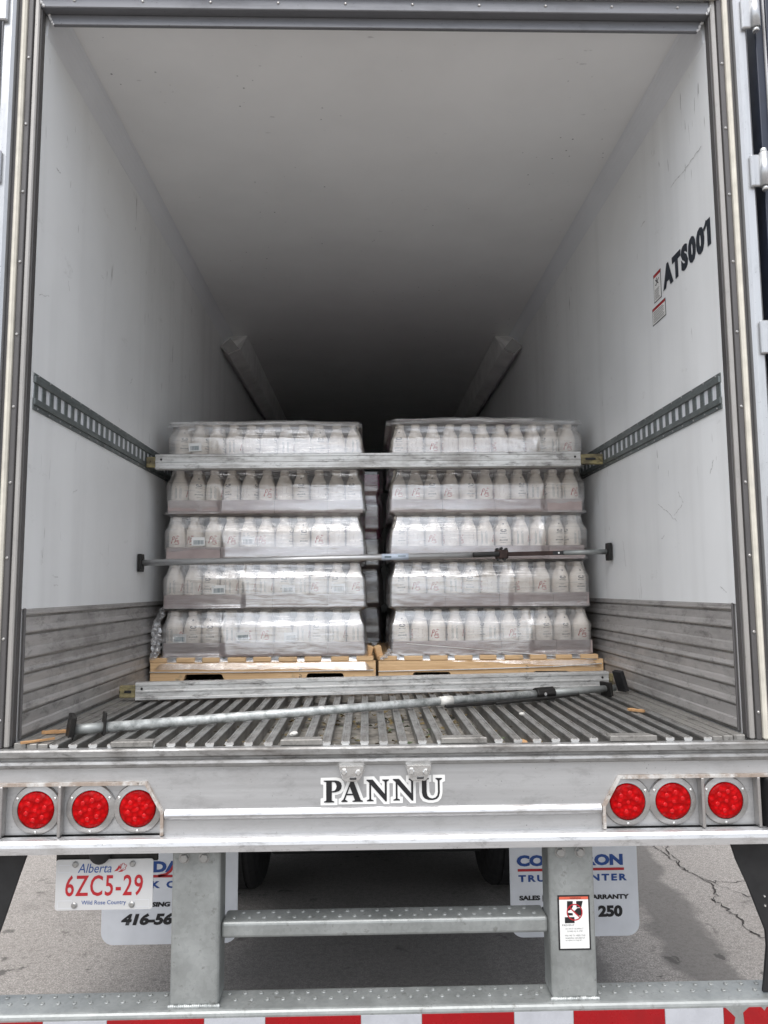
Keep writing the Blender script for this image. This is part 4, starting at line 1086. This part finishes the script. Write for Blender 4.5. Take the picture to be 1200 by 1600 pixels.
# upper load bar across the bottles
e = empty('load_bar', (0, 1.36, 1.99), 'silver ratchet load bar braced between the walls across the bottles', 'load bar', 'load bars')
zl = lambda x: -.022 + (x + 1.235) * (.044 / 2.47)
def pt(x, dz=0, dy=0): return (x, dy, zl(x) + dz)
rod('bar_tube', pt(-1.218), pt(.60), .0165, 'bar_tube', e, 20)
rod('extension_tube', pt(.98), pt(1.215), .0135, 'galvanised', e, 16)
extrude('ratchet_rack', [(-.009, -.011), (.009, -.011), (.009, .011), (-.009, .011)], pt(.60), pt(.985), 'rust_steel', e, (0, 0, 1), .002)
box('rack_end', (.925, .985, -.0115, -.0095, zl(.95) - .010, zl(.95) + .010), 'ink_black', e, .0005)
bm = bmesh.new(); lathe_bm(bm, [(.005, 0), (.005, .003)], 10, Matrix.Translation((.955, -.012, zl(.955))) @ Matrix.Rotation(math.pi/2, 4, 'X')); link('rivet', bm_mesh(bm, 'rivet'), 'sticker_white', e)
hd_ = box('ratchet_housing', (.622, .688, -.024, .02, zl(.65) - .024, zl(.65) + .024), 'rust_steel', e, .006, 2)
for dx, dz in ((.008, .026), (.03, .03), (.055, .026), (.012, -.028), (.045, -.027)): rod('pawl_pin', (.622 + dx, -.026, zl(.65) + dz), (.622 + dx, .018, zl(.65) + dz), .007, 'black_steel', hd_, 10)
extrude('lever', [(-.010, -.012), (.006, -.014), (.010, 0), (.006, .013), (-.010, .012)], (.500, -.028, zl(.5) - .001), (.640, -.026, zl(.64) + .002), 'black_steel', e, (0, 0, 1), .004)
lb = rod('paper_label', pt(.025), pt(.165), .0172, 'label_blue', e, 20)
box('label_print', (.04, .075, -.0178, -.0170, zl(.06) - .004, zl(.06) + .004), 'ink_panel', lb, 0); box('label_print', (.11, .15, -.0178, -.0170, zl(.12) + .001, zl(.12) + .005), 'ink_panel', lb, 0)
for x in (-1.226, 1.224):
    pd = pad_mesh(None, 'end_pad', (x, 0, zl(x)), .06, .092, .018, e, 'black_steel'); sx = 1 if x < 0 else -1
    box('pad_rubber', (-.004 + sx*.008, .004 + sx*.008, -.038, .022, -.036, .036), 'black_steel', pd, .002)

# load bar lying on the floor
e2 = empty('load_bar', (0, .58, 1.345), 'galvanised load bar lying askew on the ribbed floor near the sill', 'load bar', 'load bars')
A = Vector((-1.095, .150, 1.341)) - e2.location; B = Vector((1.15, 1.03, 1.352)) - e2.location; D = (B - A).normalized()
f = lambda t: A + (B - A) * t
rod('bar_tube', f(.045), f(.80), .0178, 'galvanised_bar', e2, 20)
rod('bar_neck', f(.0), f(.05), .018, 'galvanised', e2, 18)
rod('extension_tube', f(.80), f(.985), .0155, 'galvanised', e2, 18)
yaw = math.atan2(D.y, D.x)
pad_mesh(None, 'foot_pad', f(.0) + Vector((0, 0, .012)), .07, .080, .018, e2, 'black_steel', (.12, .12, yaw + .15))
pad_mesh(None, 'foot_pad', f(.045) + Vector((0, 0, .014)), .05, .080, .009, e2, 'black_steel', (.0, .06, yaw + .1))
pad_mesh(None, 'foot_pad', f(1.0) + Vector((.0, 0, .03)), .06, .10, .022, e2, 'rubber_black', (0, -.32, yaw))
pad_mesh(None, 'foot_pad', f(.965) + Vector((0, 0, -.002)), .075, .065, .016, e2, 'black_steel', (0, -.1, yaw))
bm = bmesh.new(); extrude_bm(bm, circ(.029, 8), f(.80), f(.84)); bmesh.ops.bevel(bm, geom=bm.edges[:], offset=.004, segments=2, affect='EDGES', profile=.5)
cl = link('clamp', bm_mesh(bm, 'clamp'), 'black_steel', e2)
bm = bmesh.new(); lathe_bm(bm, [(.008, 0), (.006, .004)], 10, Matrix.Translation(f(.82) + Vector((0, -.029, 0))) @ Matrix.Rotation(math.pi/2, 4, 'X')); link('bolt', bm_mesh(bm, 'bolt'), 'chrome_dirty', cl)
extrude('lever', [(-.010, -.007), (.010, -.007), (.010, .007), (-.010, .007)], f(.60) + Vector((.02, -.045, -.015)), f(.83) + Vector((.02, -.02, -.018)), 'black_steel', e2, (0, 0, 1), .003)
extrude('lever', [(-.007, -.005), (.007, -.005), (.007, .005), (-.007, .005)], f(.70) + Vector((.02, -.07, -.016)), f(.885) + Vector((.02, -.03, -.012)), 'black_steel', e2, (0, 0, 1), .002)
sl = rod('paper_label', f(.60), f(.625), .0203, 'foam_bit', e2, 18)

# ------------------------------------------------------------------ litter on the floor
def splinter(loc, size, rz, label, mat='splinter_wood', cat='splinter', name='wood_splinter'):
    bm = bmesh.new(); n = 7
    up_, lo = [], []
    for i in range(n):
        t = i / (n - 1); wdt = size[1] * (.35 + .65 * math.sin(math.pi * min(1, t * .75 + .2))) * random.uniform(.75, 1.1)
        for s_ in (-1, 1):
            up_.append(bm.verts.new((size[0] * (t - .5), s_ * wdt / 2, size[2] * random.uniform(.6, 1)))); lo.append(bm.verts.new((size[0] * (t - .5), s_ * wdt / 2, 0)))
    for i in range(n - 1):
        a = 2 * i
        bm.faces.new((up_[a], up_[a+2], up_[a+3], up_[a+1])); bm.faces.new((lo[a], lo[a+1], lo[a+3], lo[a+2]))
        bm.faces.new((lo[a], lo[a+2], up_[a+2], up_[a])); bm.faces.new((lo[a+1], up_[a+1], up_[a+3], lo[a+3]))
    bm.faces.new((lo[0], up_[0], up_[1], lo[1])); bm.faces.new((lo[-2], lo[-1], up_[-1], up_[-2]))
    o = link(name, bm_mesh(bm, name), mat); o.location = loc; o.rotation_euler = (0, 0, rz); return tag(o, label, cat, 'litter on the trailer floor')
splinter((-1.165, .185, FZ + .004), (.085, .022, .012), .15, 'orange wood splinter beside the dark pad of the floor bar')
splinter((-1.16, .035, FZ + .004), (.11, .016, .008), .75, 'thin orange wood splinter by the sill at the left corner')
splinter((1.04, .52, FZ + .003), (.07, .03, .010), -.9, 'pale wood chip on the right side of the floor')
def crumb(loc, r, mat, label, cat, name):
    bm = bmesh.new(); bmesh.ops.create_icosphere(bm, subdivisions=2, radius=r)
    for v in bm.verts: v.co *= 1 + .5 * fbm(v.co * 40 + Vector(loc) * 9); v.co.z *= .6
    o = link(name, bm_mesh(bm, name), mat); o.location = loc; return tag(o, label, cat, 'litter on the trailer floor')
crumb((.475, .045, 1.292), .024, 'splinter_wood', 'crumpled orange brown scrap between ribs at the sill', 'scrap', 'crumpled_scrap')
crumb((.56, .46, FZ + .008), .012, 'foam_bit', 'white foam crumb on the ribs below the floor bar', 'crumb', 'foam_crumb')
crumb((.60, .30, 1.276), .015, 'leaf_brown', 'tan crumb in a floor groove near the sill', 'crumb', 'tan_crumb')
crumb((-.31, .10, FZ + .006), .014, 'foam_bit', 'small white scrap beside the drain block', 'scrap', 'white_scrap')
def litter(name, mat, n, label, rng, sz):
    bm = bmesh.new()
    for i in range(n):
        k = random.randint(-17, 16); x = (k + .5) * pitch + random.uniform(-.012, .012)
        if abs(x) > rng: continue
        y = random.uniform(.02, .95) ** 1.0; s_ = random.uniform(.4, 1) * sz; a = random.uniform(0, 6.28); z = 1.2775 + random.uniform(0, .014)
        pts = [(s_, 0), (s_ * .3, s_ * .45), (-s_, .1 * s_), (-.2 * s_, -s_ * .5)]
        vs_ = [bm.verts.new((x + px * math.cos(a) - py * math.sin(a), y + px * math.sin(a) + py * math.cos(a), z + random.uniform(0, .012))) for px, py in pts]
        bm.faces.new(vs_[:3]); bm.faces.new((vs_[0], vs_[2], vs_[3]))
    o = link(name, bm_mesh(bm, name), mat, None, 'stuff'); return tag(o, label, 'litter')
litter('dry_leaf_litter', 'leaf_brown', 420, 'brown leaf scraps caught in the floor grooves', .7, .016)
litter('green_leaf_litter', 'leaf_green', 110, 'greenish leaf scraps caught in the floor grooves', .6, .017)
litter('pale_crumb_litter', 'foam_bit', 60, 'pale crumbs scattered in the floor grooves', .8, .006)
